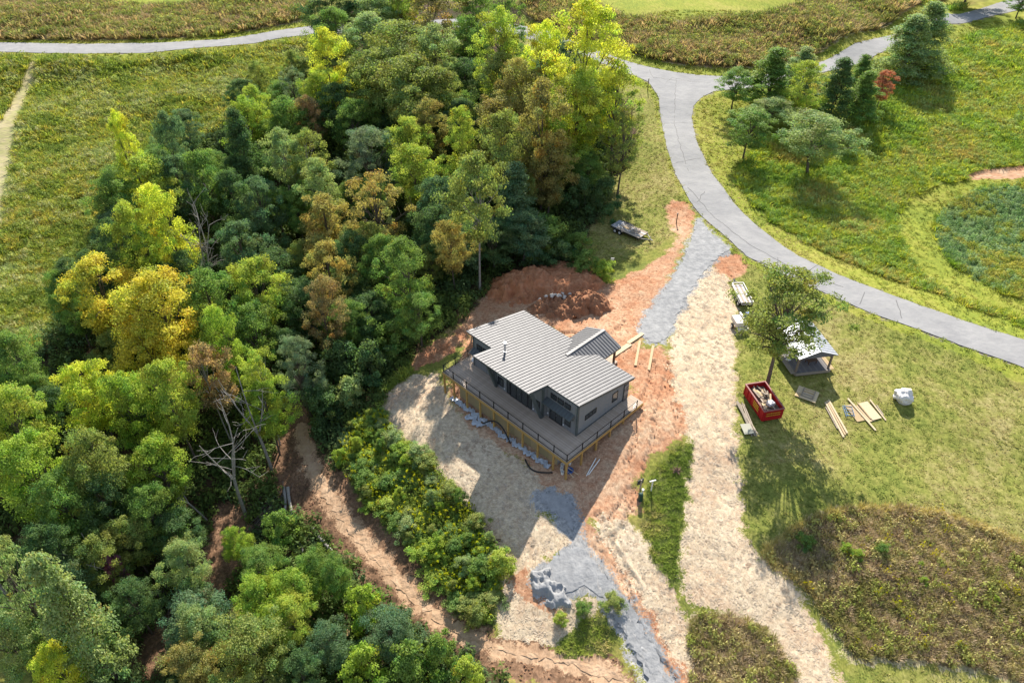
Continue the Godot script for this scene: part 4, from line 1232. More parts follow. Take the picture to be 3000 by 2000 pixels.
func sow_fields() -> void:
	var m := plant_material()
	var grass := tuft(5, 16, 0.62, 0.72, 0.075).mesh(m)
	var fine := tuft(15, 20, 0.6, 0.55, 0.045).mesh(m)
	var leafy := weed(6, 0.75, 34, 0.42, 0.13).mesh(m)
	var short := tuft(8, 12, 0.1, 0.26, 0.05).mesh(m)
	var bloom := tuft(9, 12, 1.0, 0.4, 0.05, Color(2.2, 1.75, 0.1, 1)).mesh(m)
	rng.seed = 77
	var green := [[0.15, 0.2, 0.04], [0.23, 0.27, 0.04], [0.31, 0.3, 0.05], [0.36, 0.29, 0.08], [0.2, 0.25, 0.05], [0.26, 0.3, 0.12]]
	mass("meadow_grass", "tall green and ochre grass of the open meadow left of the woods", "grass", grass, sow(1, Rect2(-150, -170, 155, 125), 4.2, 1.0, green, 1.2))
	mass("meadow_weeds", "leafy weeds dotted through the meadow left of the woods", "weeds", leafy, sow(1, Rect2(-150, -170, 155, 125), 1.1, 1.0, [[0.15, 0.2, 0.04], [0.22, 0.27, 0.07], [0.3, 0.3, 0.14]], 0.8))
	mass("slope_grass", "tall yellow-green grass on the slope right of the road", "grass", grass, sow(1, Rect2(8, -190, 150, 130), 4.2, 0.95, [[0.16, 0.24, 0.035], [0.26, 0.31, 0.035], [0.34, 0.33, 0.045], [0.2, 0.28, 0.07], [0.33, 0.28, 0.08]], 1.2))
	mass("slope_weeds", "leafy weeds on the slope right of the road", "weeds", leafy, sow(1, Rect2(8, -190, 150, 130), 1.0, 0.9, [[0.16, 0.25, 0.06], [0.25, 0.31, 0.1]], 0.8))
	var brown := [[0.2, 0.19, 0.07], [0.28, 0.21, 0.14], [0.35, 0.28, 0.2], [0.26, 0.2, 0.15], [0.26, 0.25, 0.08], [0.36, 0.29, 0.2]]
	mass("brown_weeds", "dry brown weeds filling the rounded plot at the lower right", "weeds", fine, sow(3, Rect2(8, -48, 50, 40), 15.0, 0.85, brown))
	mass("brown_weed_leaves", "leafy green stems among the dry weeds at the lower right", "weeds", leafy, sow(3, Rect2(8, -48, 50, 40), 1.4, 0.85, [[0.22, 0.25, 0.06], [0.3, 0.26, 0.12]]))
	mass("goldenrod", "yellow flower heads among the dry weeds at the lower right", "flowers", bloom, sow(3, Rect2(25, -45, 32, 30), 0.16, 0.8, [[0.2, 0.2, 0.05], [0.24, 0.2, 0.05]]))
	var edge := []
	var rim := zone_polygon(3, 2)
	for i in rim.size():
		var a := rim[i]
		var b := rim[(i + 1) % rim.size()]
		if maxf(a.y, b.y) > -33.0 and a.x < 40.0:
			continue
		for t in int(a.distance_to(b) * 9.0):
			var q := a.lerp(b, rng.randf()) + Vector2(rng.randfn(), rng.randfn()) * 0.22
			edge.append([ground(q.x, q.y, -0.03), rng.randf_range(0.6, 1.1), Color(0.62, 0.53, 0.22) * rng.randf_range(0.8, 1.2)])
	mass("plot_edge_grass", "pale dry grass rimming the rounded plot at the lower right", "grass", fine, edge)
	var far := [[0.2, 0.19, 0.065], [0.3, 0.21, 0.12], [0.36, 0.27, 0.17], [0.2, 0.22, 0.06], [0.31, 0.23, 0.13]]
	mass("field_weeds", "dry brown weeds of the fields beyond the roads", "weeds", grass, sow(3, Rect2(-150, -225, 300, 110), 2.6, 1.25, far, 0.8))
	mass("field_weed_leaves", "leafy weeds in the fields beyond the roads", "weeds", leafy, sow(3, Rect2(-150, -225, 300, 110), 0.7, 1.25, [[0.16, 0.2, 0.05], [0.24, 0.26, 0.08]], 0.6))
	mass("basin_weeds", "bluish green weeds inside the round mown basin", "weeds", leafy, sow(13, Rect2(48, -115, 70, 55), 5.0, 0.85, [[0.14, 0.23, 0.09], [0.22, 0.3, 0.17], [0.2, 0.26, 0.05], [0.28, 0.27, 0.06]]))
	mass("strip_grass", "green grass strip between the clay and the straw", "grass", grass, sow(15, Rect2(2, -60, 30, 40), 16.0, 0.38, [[0.14, 0.19, 0.035], [0.22, 0.26, 0.045], [0.33, 0.28, 0.12]]))
	mass("bank_weeds", "weeds covering the thicket bank left of the house", "weeds", leafy, sow(14, Rect2(-24, -66, 26, 32), 5.0, 1.0, [[0.1, 0.16, 0.03], [0.17, 0.22, 0.04]]))
	mass("bank_goldenrod", "yellow flower heads on the thicket bank left of the house", "flowers", bloom, sow(14, Rect2(-24, -66, 26, 32), 1.2, 1.15, [[0.16, 0.18, 0.03], [0.22, 0.22, 0.04]]))
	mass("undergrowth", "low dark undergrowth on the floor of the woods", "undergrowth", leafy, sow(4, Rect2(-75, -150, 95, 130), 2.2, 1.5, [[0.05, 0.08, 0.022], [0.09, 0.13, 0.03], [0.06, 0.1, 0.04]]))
	var turf := [[0.13, 0.165, 0.035], [0.19, 0.2, 0.05], [0.27, 0.235, 0.1]]
	mass("lawn_grass", "short mown grass of the lawns", "grass", short, sow(2, Rect2(5, -130, 60, 122), 7.0, 1.0, turf))
	mass("verge_grass", "short bright grass of the mown verges", "grass", short, sow(11, Rect2(-110, -180, 230, 120), 3.0, 1.4, [[0.15, 0.19, 0.03], [0.22, 0.24, 0.035], [0.26, 0.25, 0.06]], 0.6))
	# fallen leaves on the lawn by the woods
	var fallen := Shape.new()
	fallen.leaf(Vector3.ZERO, Vector3(0.2, 1, 0.1).normalized(), 0.09, 0.7, 1.0)
	var drop := []
	for i in 9000:
		var x := rng.randf_range(8, 40)
		var z := rng.randf_range(-140, -80)
		if zone(x, z) in [2, 11]:
			var k := rng.randf_range(0.7, 1.3)
			drop.append([ground(x, z, 0.05), rng.randf_range(0.7, 1.4), Color(0.42 * k, 0.33 * k, 0.14 * k)])
	mass("fallen_leaves", "pale fallen leaves scattered on the grass beside the road", "leaves", fallen.mesh(m), drop)
	# clods of soil
	var clod := Shape.new()
	rng.seed = 5
	var ring := []
	for k in 6:
		ring.append([Vector3(1, 0, 0), Vector3(-1, 0, 0), Vector3(0, 0.8, 0), Vector3(0, -0.8, 0), Vector3(0, 0, 1), Vector3(0, 0, -1)][k] * rng.randf_range(0.7, 1.2) * 0.1)
	for a in [0, 1]:
		for b in [2, 3]:
			for c in [4, 5]:
				clod.face([ring[a], ring[b], ring[c]], ring[a] + ring[b] + ring[c])
	rng.seed = 91
	var lumps := sow(6, Rect2(-8, -98, 42, 76), 6.0, 0.7, [[0.2, 0.09, 0.05], [0.25, 0.12, 0.07], [0.28, 0.18, 0.12]])
	lumps += sow(7, Rect2(-48, -66, 64, 46), 4.0, 1.1, [[0.1, 0.055, 0.035], [0.15, 0.085, 0.05]])
	lumps += sow(8, Rect2(-30, -66, 46, 46), 2.5, 0.6, [[0.23, 0.13, 0.08], [0.27, 0.17, 0.11]])
	lumps += sow(5, Rect2(-20, -92, 66, 72), 2.5, 0.5, [[0.25, 0.17, 0.12], [0.31, 0.25, 0.19], [0.34, 0.28, 0.22]])
	lumps += sow(9, Rect2(-6, -98, 44, 82), 5.0, 0.45, [[0.2, 0.2, 0.2], [0.26, 0.26, 0.265], [0.3, 0.3, 0.3]])
	var soil := mat("soil clods", Color.WHITE, 0.95, 0.0, 0.2)
	soil.vertex_color_use_as_albedo = true
	mass("soil_clods", "small clods and crumbs of soil on the cleared ground", "soil", clod.mesh(soil), lumps)
	# straw wisps
	var wisp := Shape.new()
	rng.seed = 6
	for i in 9:
		var a := rng.randf() * TAU
		var p := Vector3(rng.randf_range(-0.25, 0.25), rng.randf_range(0.02, 0.08), rng.randf_range(-0.25, 0.25))
		wisp.beam(p - Vector3(cos(a), 0, sin(a)) * 0.14, p + Vector3(cos(a), rng.randf_range(-0.2, 0.2), sin(a)) * 0.14, 0.035, 0.015)
	mass("straw", "pale straw strewn over the seeded soil", "straw", wisp.mesh(soil), sow(5, Rect2(-20, -92, 66, 72), 9.0, 0.6, [[0.3, 0.25, 0.19], [0.34, 0.29, 0.22], [0.24, 0.18, 0.13]]))


# ---------------------------------------------------------------- the house
const HOUSE_AT := Vector3(5.26, 0.0, -47.28)
const HOUSE_TURN := -45.66
const SLOPE := 0.207


func roof_y(z: float) -> float:
	return 6.41 + SLOPE * (z + 3.05)


# one frame and its panes on a wall that faces +z
func window(parent: Node3D, called: String, at: Vector3, w: float, h: float, splits: int, turn := 0.0, handle := false) -> void:
	var f := Shape.new()
	var b := 0.07
	f.box(Vector3(0, h / 2 - b / 2, 0.035), Vector3(w, b, 0.09))
	f.box(Vector3(0, -h / 2 + b / 2, 0.035), Vector3(w, b, 0.09))
	for i in splits + 1:
		f.box(Vector3(-w / 2 + b / 2 + (w - b) * i / splits, 0, 0.033), Vector3(b, h - b * 2, 0.084))
	var o := part(called, f, mat("window frame", lin(0.02, 0.02, 0.022), 0.5), parent)
	o.transform = Transform3D(Basis(Vector3.UP, turn), at)
	var glass := mat("window glass", lin(0.035, 0.045, 0.05), 0.06, 0.0, 0.75)
	for i in splits:
		var s := Shape.new()
		var pw := (w - b) / splits
		s.box(Vector3(-w / 2 + b / 2 + pw * (i + 0.5), 0, 0.036), Vector3(pw - b, h - b * 2, 0.03))
		part("pane", s, glass, o)
	if handle:
		var s := Shape.new()
		s.box(Vector3(0.09, -0.1, 0.1), Vector3(0.03, 0.28, 0.04))
		part("handle", s, mat("steel", lin(0.5, 0.5, 0.5), 0.35, 0.8), o)


func box_part(called: String, lo: Vector3, hi: Vector3, m: Material, parent: Node3D) -> MeshInstance3D:
	var s := Shape.new()
	s.box((lo + hi) * 0.5, hi - lo)
	return part(called, s, m, parent)


func build_house() -> void:
	var house := thing("house", "modern grey single-storey house with pale metal shed roof on a raised deck", "house", HOUSE_AT, deg_to_rad(HOUSE_TURN))
	var siding := grained("siding", lin(0.2, 0.205, 0.21), lin(0.245, 0.25, 0.255), Vector3(0.6, 2.0, 0.6), 0.75, 0.0, 31)
	var trim := mat("dark trim", lin(0.085, 0.1, 0.1), 0.6)
	var metal := grained("roof metal", lin(0.17, 0.171, 0.174), lin(0.205, 0.206, 0.209), Vector3(0.13, 0.13, 0.13), 0.55, 0.0, 33)
	metal.metallic = 0.2
	var seam := mat("roof seam", lin(0.1, 0.1, 0.11), 0.6, 0.2)  # darker than the panels: the shade beside the ribs put into their colour
	var x0 := -16.65
	var x1 := -1.6
	var zf := -3.1
	var zb := -11.0
	var floor_y := 2.2
	var under := 0.3
	# walls
	var s := Shape.new()
	s.box(Vector3((x0 + x1) / 2, (floor_y + roof_y(zf) - under) / 2, zf - 0.09), Vector3(x1 - x0, roof_y(zf) - under - floor_y, 0.18))
	var front := part("front_wall", s, siding, house)
	s = Shape.new()
	s.box(Vector3((x0 + x1) / 2, (floor_y + roof_y(zb) - under) / 2, zb + 0.09), Vector3(x1 - x0, roof_y(zb) - under - floor_y, 0.18))
	part("back_wall", s, siding, house)
	for side in [[x1, -0.18, "side_wall"], [x0, 0.18, "side_wall"]]:
		s = Shape.new()
		var xa: float = side[0]
		var xb: float = side[0] + side[1]
		var prof := [Vector2(zb, floor_y), Vector2(zf, floor_y), Vector2(zf, roof_y(zf) - under), Vector2(zb, roof_y(zb) - under)]
		for xx in [xa, xb]:
			var pts := []
			for q in prof:
				pts.append(Vector3(xx, q.y, q.x))
			s.face(pts, Vector3(xa - xb if xx == xa else xb - xa, 0, 0))
		part(side[2], s, siding, house)
	# lap boards on the right-hand wall, as many slightly tilted strips
	s = Shape.new()
	var y := floor_y + 0.05
	while y < roof_y(zf) - under - 0.1:
		var za := zf
		var zc := zb
		var top := y + 0.165
		if roof_y(zb) - under < top:
			zc = minf(zf - 0.3, (top + under - 6.41) / SLOPE - 3.05)
		if zc < za - 0.2:
			s.face([Vector3(x1 + 0.03, y, za), Vector3(x1 + 0.03, y, zc), Vector3(x1 + 0.004, top, zc), Vector3(x1 + 0.004, top, za)], Vector3.RIGHT)
			s.face([Vector3(x1 + 0.03, y, za), Vector3(x1 + 0.03, y, zc), Vector3(x1 + 0.002, y, zc), Vector3(x1 + 0.002, y, za)], Vector3.DOWN)
		y += 0.165
	part("lap_siding", s, siding, house).set_meta("kind", "stuff")
	# the part that comes forward in the middle
	s = Shape.new()
	s.box(Vector3(-9.15, (floor_y + roof_y(-2.55) - under) / 2, -2.83), Vector3(6.9, roof_y(-2.55) - under - floor_y, 0.56))
	var middle := part("middle_wall", s, siding, house)
	# battens
	var batten := {}
	var xx := x0 + 0.35
	while xx < x1 - 0.1:
		var mid_part := xx > -12.6 and xx < -5.7
		var z := -2.55 if mid_part else zf
		var key := "mid" if mid_part else "wing"
		if not batten.has(key):
			s = Shape.new()
			s.box(Vector3.ZERO, Vector3(0.055, roof_y(z) - under - floor_y - 0.02, 0.05))
			batten[key] = s.mesh(siding)
		put("batten", batten[key], middle if mid_part else front, Transform3D(Basis(), Vector3(xx, (floor_y + roof_y(z) - under) / 2, z + 0.005)))
		xx += 0.41
	for c in [[x1, zf, 1], [x0, zf, -1], [-5.7, -2.55, 1], [-12.6, -2.55, -1]]:
		s = Shape.new()
		s.box(Vector3(c[0] - 0.05 * c[2], (floor_y + roof_y(c[1]) - under) / 2, c[1] - 0.05), Vector3(0.2, roof_y(c[1]) - under - floor_y - 0.01, 0.2))
		part("corner_trim", s, trim, house)
	# skirting at the deck
	box_part("skirt_trim", Vector3(x1 - 0.02, floor_y + 0.005, zb), Vector3(x1 + 0.05, floor_y + 0.16, zf), trim, house)
	# stone pier at the far right corner
	var pier := box_part("stone_pier", Vector3(x1 - 0.35, 1.6, -10.95), Vector3(x1 + 0.12, roof_y(-10.5) - under, -10.25), mat("mortar", lin(0.1, 0.095, 0.09)), house)
	rng.seed = 12
	var stone := [mat("stone dark", lin(0.12, 0.11, 0.11)), mat("stone mid", lin(0.2, 0.18, 0.17)), mat("stone light", lin(0.3, 0.28, 0.26))]
	for j in 11:
		for i in 2:
			s = Shape.new()
			var cut := rng.randf_range(-0.08, 0.08)
			var z0 := -10.93 if i == 0 else -10.6 + cut
			var z1 := -10.63 + cut if i == 0 else -10.27
			s.box(Vector3(x1 + 0.13, 2.02 + j * 0.22, (z0 + z1) / 2), Vector3(0.06 + rng.randf() * 0.05, 0.19, z1 - z0))
			part("stone", s, stone[rng.randi() % 3], pier)
	# openings
	for i in 3:
		window(house, "window", Vector3(-4.76 + i * 0.92, 5.38, zf), 0.78, 0.66, 1)
	window(house, "sliding_door", Vector3(-4.36, 3.28, zf), 1.72, 2.06, 2, 0.0, true)
	window(house, "window", Vector3(-2.78, 3.3, zf), 0.78, 0.95, 1)
	window(house, "window", Vector3(x1, 3.92, -5.08), 1.7, 0.66, 3, PI / 2)
	window(house, "window", Vector3(x1, 3.78, -8.86), 0.86, 1.2, 1, PI / 2)
	window(house, "window", Vector3(-15.65, 5.23, zf), 0.85, 0.66, 1)
	window(house, "window", Vector3(-14.65, 5.23, zf), 0.85, 0.66, 1)
	window(house, "window", Vector3(-15.0, 3.5, zf), 0.9, 0.4, 1)
	window(house, "door", Vector3(-13.6, 3.27, zf), 0.95, 2.08, 1, 0.0, true)
	window(house, "window", Vector3(-11.8, 3.2, -2.55), 0.85, 1.1, 1)
	window(house, "window", Vector3(-10.6, 3.35, -2.55), 0.5, 2.1, 1)
	window(house, "sliding_door", Vector3(-9.05, 3.4, -2.55), 2.5, 2.3, 3, 0.0, true)
	window(house, "window", Vector3(-7.45, 3.35, -2.55), 0.45, 2.1, 1)
	window(house, "window", Vector3(-6.45, 3.55, -2.55), 0.75, 1.1, 1)
	# small white wall lights beside the doors
	for p in [Vector3(-13.0, 2.75, zf), Vector3(-11.2, 2.6, -2.55), Vector3(-6.95, 2.6, -2.55), Vector3(-3.3, 2.6, zf), Vector3(-5.45, 2.7, zf)]:
		box_part("wall_socket", p + Vector3(-0.06, -0.08, 0.03), p + Vector3(0.06, 0.08, 0.09), mat("white plastic", lin(0.75, 0.76, 0.78), 0.5), house)
	# roof: one plane, stepped front edge
	var roof := Shape.new()
	var plan := [[-17.66, -13.6, -11.8, -3.1], [-13.6, -5.58, -11.8, -0.47], [-5.58, -1.46, -11.8, -3.1]]
	for r in plan:
		roof.slab([Vector3(r[0], roof_y(r[2]) - 0.03, r[2]), Vector3(r[1], roof_y(r[2]) - 0.03, r[2]), Vector3(r[1], roof_y(r[3]) - 0.03, r[3]), Vector3(r[0], roof_y(r[3]) - 0.03, r[3])], 0.24)
	var top_node := part("roof", roof, trim, house)
	var tilt := Basis(Vector3.RIGHT, -atan(SLOPE))
	var bays := [[-17.7, -13.6, -3.05, 10], [-13.6, -5.58, -0.42, 20], [-5.58, -1.42, -3.05, 10]]
	for b in bays:
		var w: float = (b[1] - b[0]) / b[3]
		var long: float = (b[2] + 11.85) * sqrt(1.0 + SLOPE * SLOPE)
		var pan := Shape.new()
		pan.box(Vector3(0, 0, 0), Vector3(w - 0.004, 0.02, long))
		var pan_mesh := pan.mesh(metal)
		var rib := Shape.new()
		rib.box(Vector3(w / 2 - 0.02, 0.036, 0), Vector3(0.042, 0.055, long - 0.01))
		var rib_mesh := rib.mesh(seam)
		for i in b[3]:
			var zc: float = (b[2] - 11.85) / 2
			var o := put("roof_panel", pan_mesh, top_node, Transform3D(tilt, Vector3(b[0] + w * (i + 0.5), roof_y(zc), zc)))
			# the standing seam is joined to its panel
			o.mesh = join(pan_mesh, rib_mesh, b)
	# pale edge strip along the front eaves
	for b in bays:
		s = Shape.new()
		s.beam(Vector3(b[0], roof_y(b[2]) + 0.005, b[2] + 0.02), Vector3(b[1], roof_y(b[2]) + 0.005, b[2] + 0.02), 0.05, 0.06)
		part("eaves_strip", s, metal, top_node)
	# porch gable behind
	var gx := -8.3
	var ridge := 5.27
	var eave := 4.27
	var porch := Shape.new()
	for side in [-1.0, 1.0]:
		var e: float = gx + side * 2.5
		porch.slab([Vector3(gx, ridge - 0.02, -15.0), Vector3(gx, ridge - 0.02, -8.7), Vector3(e, eave - 0.02, -8.7), Vector3(e, eave - 0.02, -15.0)], 0.16)
	var porch_roof := part("porch_roof", porch, trim, house)
	var slant := sqrt(2.5 * 2.5 + 1.0)
	for side in [-1.0, 1.0]:
		var turn := Basis(Vector3.FORWARD, side * atan(1.0 / 2.5))
		var one := Shape.new()
		one.box(Vector3(0, 0, 0), Vector3(slant, 0.02, 0.396))
		var rib2 := Shape.new()
		rib2.box(Vector3(0, 0.036, 0.18), Vector3(slant - 0.01, 0.055, 0.042))
		var m := join(one.mesh(metal), rib2.mesh(seam), [side])
		for i in 15:
			var zc := -14.84 + i * 0.4
			put("roof_panel", m, porch_roof, Transform3D(turn, Vector3(gx + side * 1.25, (ridge + eave) / 2 + 0.005, zc)))
	s = Shape.new()
	s.beam(Vector3(gx, ridge + 0.04, -15.02), Vector3(gx, ridge + 0.04, -8.8), 0.34, 0.05)
	part("ridge_cap", s, metal, porch_roof)
	s = Shape.new()
	s.face([Vector3(gx - 2.3, eave - 0.1, -14.7), Vector3(gx + 2.3, eave - 0.1, -14.7), Vector3(gx, ridge - 0.2, -14.7)], Vector3.FORWARD)
	part("gable_end", s, siding, house)
	var timber := mat("dark timber", lin(0.1, 0.06, 0.04), 0.8)
	for px in [-6.3, -10.3]:
		s = Shape.new()
		s.box(Vector3(px, 3.0, -14.6), Vector3(0.2, 2.5, 0.2))
		part("porch_post", s, timber, house)
	# flue
	s = Shape.new()
	var fy := roof_y(-3.55)
	s.tube([Vector3(-12.2, fy - 0.2, -3.55), Vector3(-12.2, fy + 1.15, -3.55)], [0.11, 0.11], 10)
	s.tube([Vector3(-12.2, fy + 1.1, -3.55), Vector3(-12.2, fy + 1.4, -3.55)], [0.16, 0.16], 10)
	s.tube([Vector3(-12.2, fy - 0.05, -3.55), Vector3(-12.2, fy + 0.14, -3.55)], [0.22, 0.14], 10)
	part("flue", s, mat("galvanised", lin(0.62, 0.63, 0.64), 0.35, 0.8), house)
	# slanting struts that carry the front overhang
	for b in [[-5.78, -5.9], [-12.4, -12.3]]:
		s = Shape.new()
		s.beam(Vector3(b[0], 2.25, -2.42), Vector3(b[1], 6.42, -1.0), 0.26, 0.3)
		part("strut", s, trim, house)
	# awnings
	for a in [[-5.75, -1.95, zf], [-16.6, -14.1, zf]]:
		s = Shape.new()
		s.slab([Vector3(a[0], 4.82, a[2]), Vector3(a[1], 4.82, a[2]), Vector3(a[1], 4.46, a[2] + 0.75), Vector3(a[0], 4.46, a[2] + 0.75)], 0.06)
		var aw := part("awning", s, trim, house)
		var k: float = a[0] + 0.2
		while k < a[1]:
			s = Shape.new()
			s.beam(Vector3(k, 4.845, a[2]), Vector3(k, 4.485, a[2] + 0.75), 0.03, 0.04)
			part("seam", s, seam, aw)
			k += 0.4
		for k2 in [a[0] + 0.15, a[1] - 0.15]:
			s = Shape.new()
			s.beam(Vector3(k2, 4.0, a[2]), Vector3(k2, 4.42, a[2] + 0.6), 0.06, 0.06)
			part("bracket", s, trim, aw)
	build_deck(house)


func join(a: ArrayMesh, b: ArrayMesh, key: Array) -> ArrayMesh:
	var name_of := "joined %s" % [key]
	if not shapes.has(name_of):
		var m := ArrayMesh.new()
		for k in [a, b]:
			m.add_surface_from_arrays(Mesh.PRIMITIVE_TRIANGLES, k.surface_get_arrays(0))
			m.surface_set_material(m.get_surface_count() - 1, k.surface_get_material(0))
		shapes[name_of] = m
	return shapes[name_of]


func build_deck(house: Node3D) -> void:
	var boards := []
	for k in [[0.44, 0.35, 0.27], [0.48, 0.39, 0.31], [0.41, 0.325, 0.25]]:
		boards.append(grained("deck board %s" % k[0], lin(k[0] * 0.9, k[1] * 0.9, k[2] * 0.9), lin(k[0] * 1.1, k[1] * 1.1, k[2] * 1.1), Vector3(0.15, 1, 1.5), 0.75, 0.0, 41, 4, false))
	var lumber := grained("treated lumber", lin(0.36, 0.22, 0.07), lin(0.5, 0.33, 0.13), Vector3(1.2, 0.3, 1.2), 0.85, 0.0, 43, 4, false)
	var black := mat("black rail", lin(0.015, 0.015, 0.016), 0.5)
	# frame under the boards
	var s := Shape.new()
	s.box(Vector3(-9.05, 2.045, -1.5), Vector3(18.1, 0.24, 3.2))
	s.box(Vector3(-0.82, 2.045, -7.3), Vector3(1.64, 0.24, 8.39))
	s.box(Vector3(-17.4, 2.045, -4.1), Vector3(1.4, 0.24, 1.99))
	var deck := part("deck", s, lumber, house)
	var runs := []
	for j in 23:
		runs.append([-18.2, 0.1, 0.11 - j * 0.143])
	for j in 60:
		runs.append([-1.55, 0.1, -3.18 - j * 0.143])
	for j in 14:
		runs.append([-18.2, -16.66, -3.18 - j * 0.143])
	var made := {}
	for i in runs.size():
		var r: Array = runs[i]
		var key := "%s %s %s" % [r[0], r[1], (i * 7 + i / 3) % 3]
		if not made.has(key):
			s = Shape.new()
			s.box(Vector3.ZERO, Vector3(r[1] - r[0], 0.03, 0.136))
			made[key] = s.mesh(boards[(i * 7 + i / 3) % 3])
		put("board", made[key], deck, Transform3D(Basis(), Vector3((r[0] + r[1]) / 2, 2.185, r[2])))
	# rim boards
	for e in [[Vector3(-18.2, 2.03, 0.2), Vector3(0.12, 2.03, 0.2)], [Vector3(0.14, 2.03, 0.2), Vector3(0.14, 2.03, -11.6)], [Vector3(-18.24, 2.03, 0.2), Vector3(-18.24, 2.03, -5.1)], [Vector3(0.1, 2.03, -11.62), Vector3(-1.6, 2.03, -11.62)]]:
		s = Shape.new()
		s.beam(e[0], e[1], 0.05, 0.3)
		part("rim_board", s, lumber, deck)
	# posts under it
	var xs := [-18.12, -16.5, -14.38, -12.26, -10.14, -8.02, -5.9, -3.78, -1.66, 0.05]
	var legs := []
	for x in xs:
		legs.append(Vector2(x, 0.08))
	for z in [-2.12, -4.3, -6.4, -8.5]:
		legs.append(Vector2(0.05, z))
	legs.append(Vector2(-18.12, -4.6))
	var basis := Basis(Vector3.UP, deg_to_rad(HOUSE_TURN))
	for q in legs:
		var w: Vector3 = HOUSE_AT + basis * Vector3(q.x, 0, q.y)
		var g := height(w.x, w.z) - 0.25
		s = Shape.new()
		s.box(Vector3(q.x, (g + 1.95) / 2, q.y), Vector3(0.17, 1.95 - g, 0.17))
		part("deck_post", s, lumber, house)
	# railing
	var rail := Shape.new()
	for y in [2.3, 3.12]:
		rail.beam(Vector3(-18.12, y, 0.08), Vector3(0.05, y, 0.08), 0.05, 0.045)
		rail.beam(Vector3(0.05, y, 0.1), Vector3(0.05, y, -10.6), 0.05, 0.045)
		rail.beam(Vector3(-18.12, y, 0.1), Vector3(-18.12, y, -5.0), 0.05, 0.045)
	var railing := part("railing", rail, black, house)
	var cable := Shape.new()
	for k in 5:
		var y := 2.44 + k * 0.13
		cable.tube([Vector3(-18.12, y, 0.08), Vector3(0.05, y, 0.08)], [0.005, 0.005], 4, false)
		cable.tube([Vector3(0.05, y, 0.08), Vector3(0.05, y, -10.6)], [0.005, 0.005], 4, false)
		cable.tube([Vector3(-18.12, y, 0.08), Vector3(-18.12, y, -5.0)], [0.005, 0.005], 4, false)
	part("cable", cable, mat("steel", lin(0.5, 0.5, 0.5), 0.35, 0.8), railing)
	var spots := []
	for x in xs:
		spots.append(Vector2(x, 0.08))
	for z in [-2.12, -4.3, -6.4, -8.5, -10.6]:
		spots.append(Vector2(0.05, z))
	for z in [-1.6, -3.5, -5.0]:
		spots.append(Vector2(-18.12, z))
	s = Shape.new()
	s.box(Vector3(0, 0.5, 0), Vector3(0.08, 1.0, 0.08))
	var pm := s.mesh(black)
	for q in spots:
		put("post", pm, railing, Transform3D(Basis(), Vector3(q.x, 2.2, q.y)))
	# boarded base wall under the house
	var ply := [grained("plywood olive", lin(0.27, 0.22, 0.12), lin(0.36, 0.3, 0.18), Vector3(0.4, 1.6, 0.4), 0.9, 0.0, 47, 4, false), grained("plywood tan", lin(0.3, 0.23, 0.13), lin(0.4, 0.32, 0.2), Vector3(0.4, 1.6, 0.4), 0.9, 0.0, 48, 4, false)]
	s = Shape.new()
	s.box(Vector3(-9.0, 0.4, -5.6), Vector3(14.6, 3.0, 10.0))
	var base := part("base_wall", s, mat("concrete", lin(0.3, 0.3, 0.29), 0.9), house)
	for i in 12:
		s = Shape.new()
		s.box(Vector3(-15.7 + i * 1.218, 0.62, -0.57), Vector3(1.2, 2.5, 0.05))
		part("plywood_panel", s, ply[i % 2], base)
	# porch floor
	s = Shape.new()
	s.box(Vector3(-8.3, 2.0, -13.0), Vector3(4.6, 0.2, 3.9))
	part("porch_floor", s, boards[1], house)


# ---------------------------------------------------------------- things on the site
func mound(called: String, label: String, humps: Array, m: Material, rough: float) -> void:
	var s := Shape.new()
	var lo := Vector2(1e9, 1e9)
	var hi := -lo
	for h in humps:
		lo = lo.min(Vector2(h[0] - h[2], h[1] - h[3]))
		hi = hi.max(Vector2(h[0] + h[2], h[1] + h[3]))
	var step := 0.16
	var w := int((hi.x - lo.x) / step) + 2
	var d := int((hi.y - lo.y) / step) + 2
	var tall := PackedFloat32Array()
	tall.resize(w * d)
	for j in d:
		for i in w:
			var x := lo.x + i * step
			var z := lo.y + j * step
			var wx := x + (noise(noise_a, x, z, 11.0) - 0.5) * 2.4
			var wz := z + (noise(noise_b, x, z, 11.0) - 0.5) * 2.4
			var y := 0.0
			for h in humps:
				var e := Vector2((wx - h[0]) / h[2], (wz - h[1]) / h[3]).length()
				var up: float = h[4] * clampf((1.0 - e) * h[5], 0.0, 1.0)
				y = maxf(y, up) + minf(y, up) * 0.25
			if y > 0.02:
				y += ((noise(noise_b, x, z, 33.0) - 0.5) * 1.4 + (noise(noise_a, x, z, 75.0) - 0.5) * 0.8) * rough * minf(1.0, y * 2.0)
			tall[j * w + i] = y
			s.vert(ground(x, z, y - 0.1), Vector3.UP)
	for j in d:
		for i in w:
			var q := j * w + i
			var dx := s.v[q + (1 if i < w - 1 else 0)] - s.v[q - (1 if i > 0 else 0)]
			var dz := s.v[q + (w if j < d - 1 else 0)] - s.v[q - (w if j > 0 else 0)]
			s.n[q] = dz.cross(dx).normalized()
			if i < w - 1 and j < d - 1 and tall[q] + tall[q + 1] + tall[q + w] + tall[q + w + 1] > 0.0:
				s.idx.append_array([q, q + 1, q + w + 1, q, q + w + 1, q + w])
	var o := put(called, s.mesh(m), self)
	tag(o, label, "dirt mound")


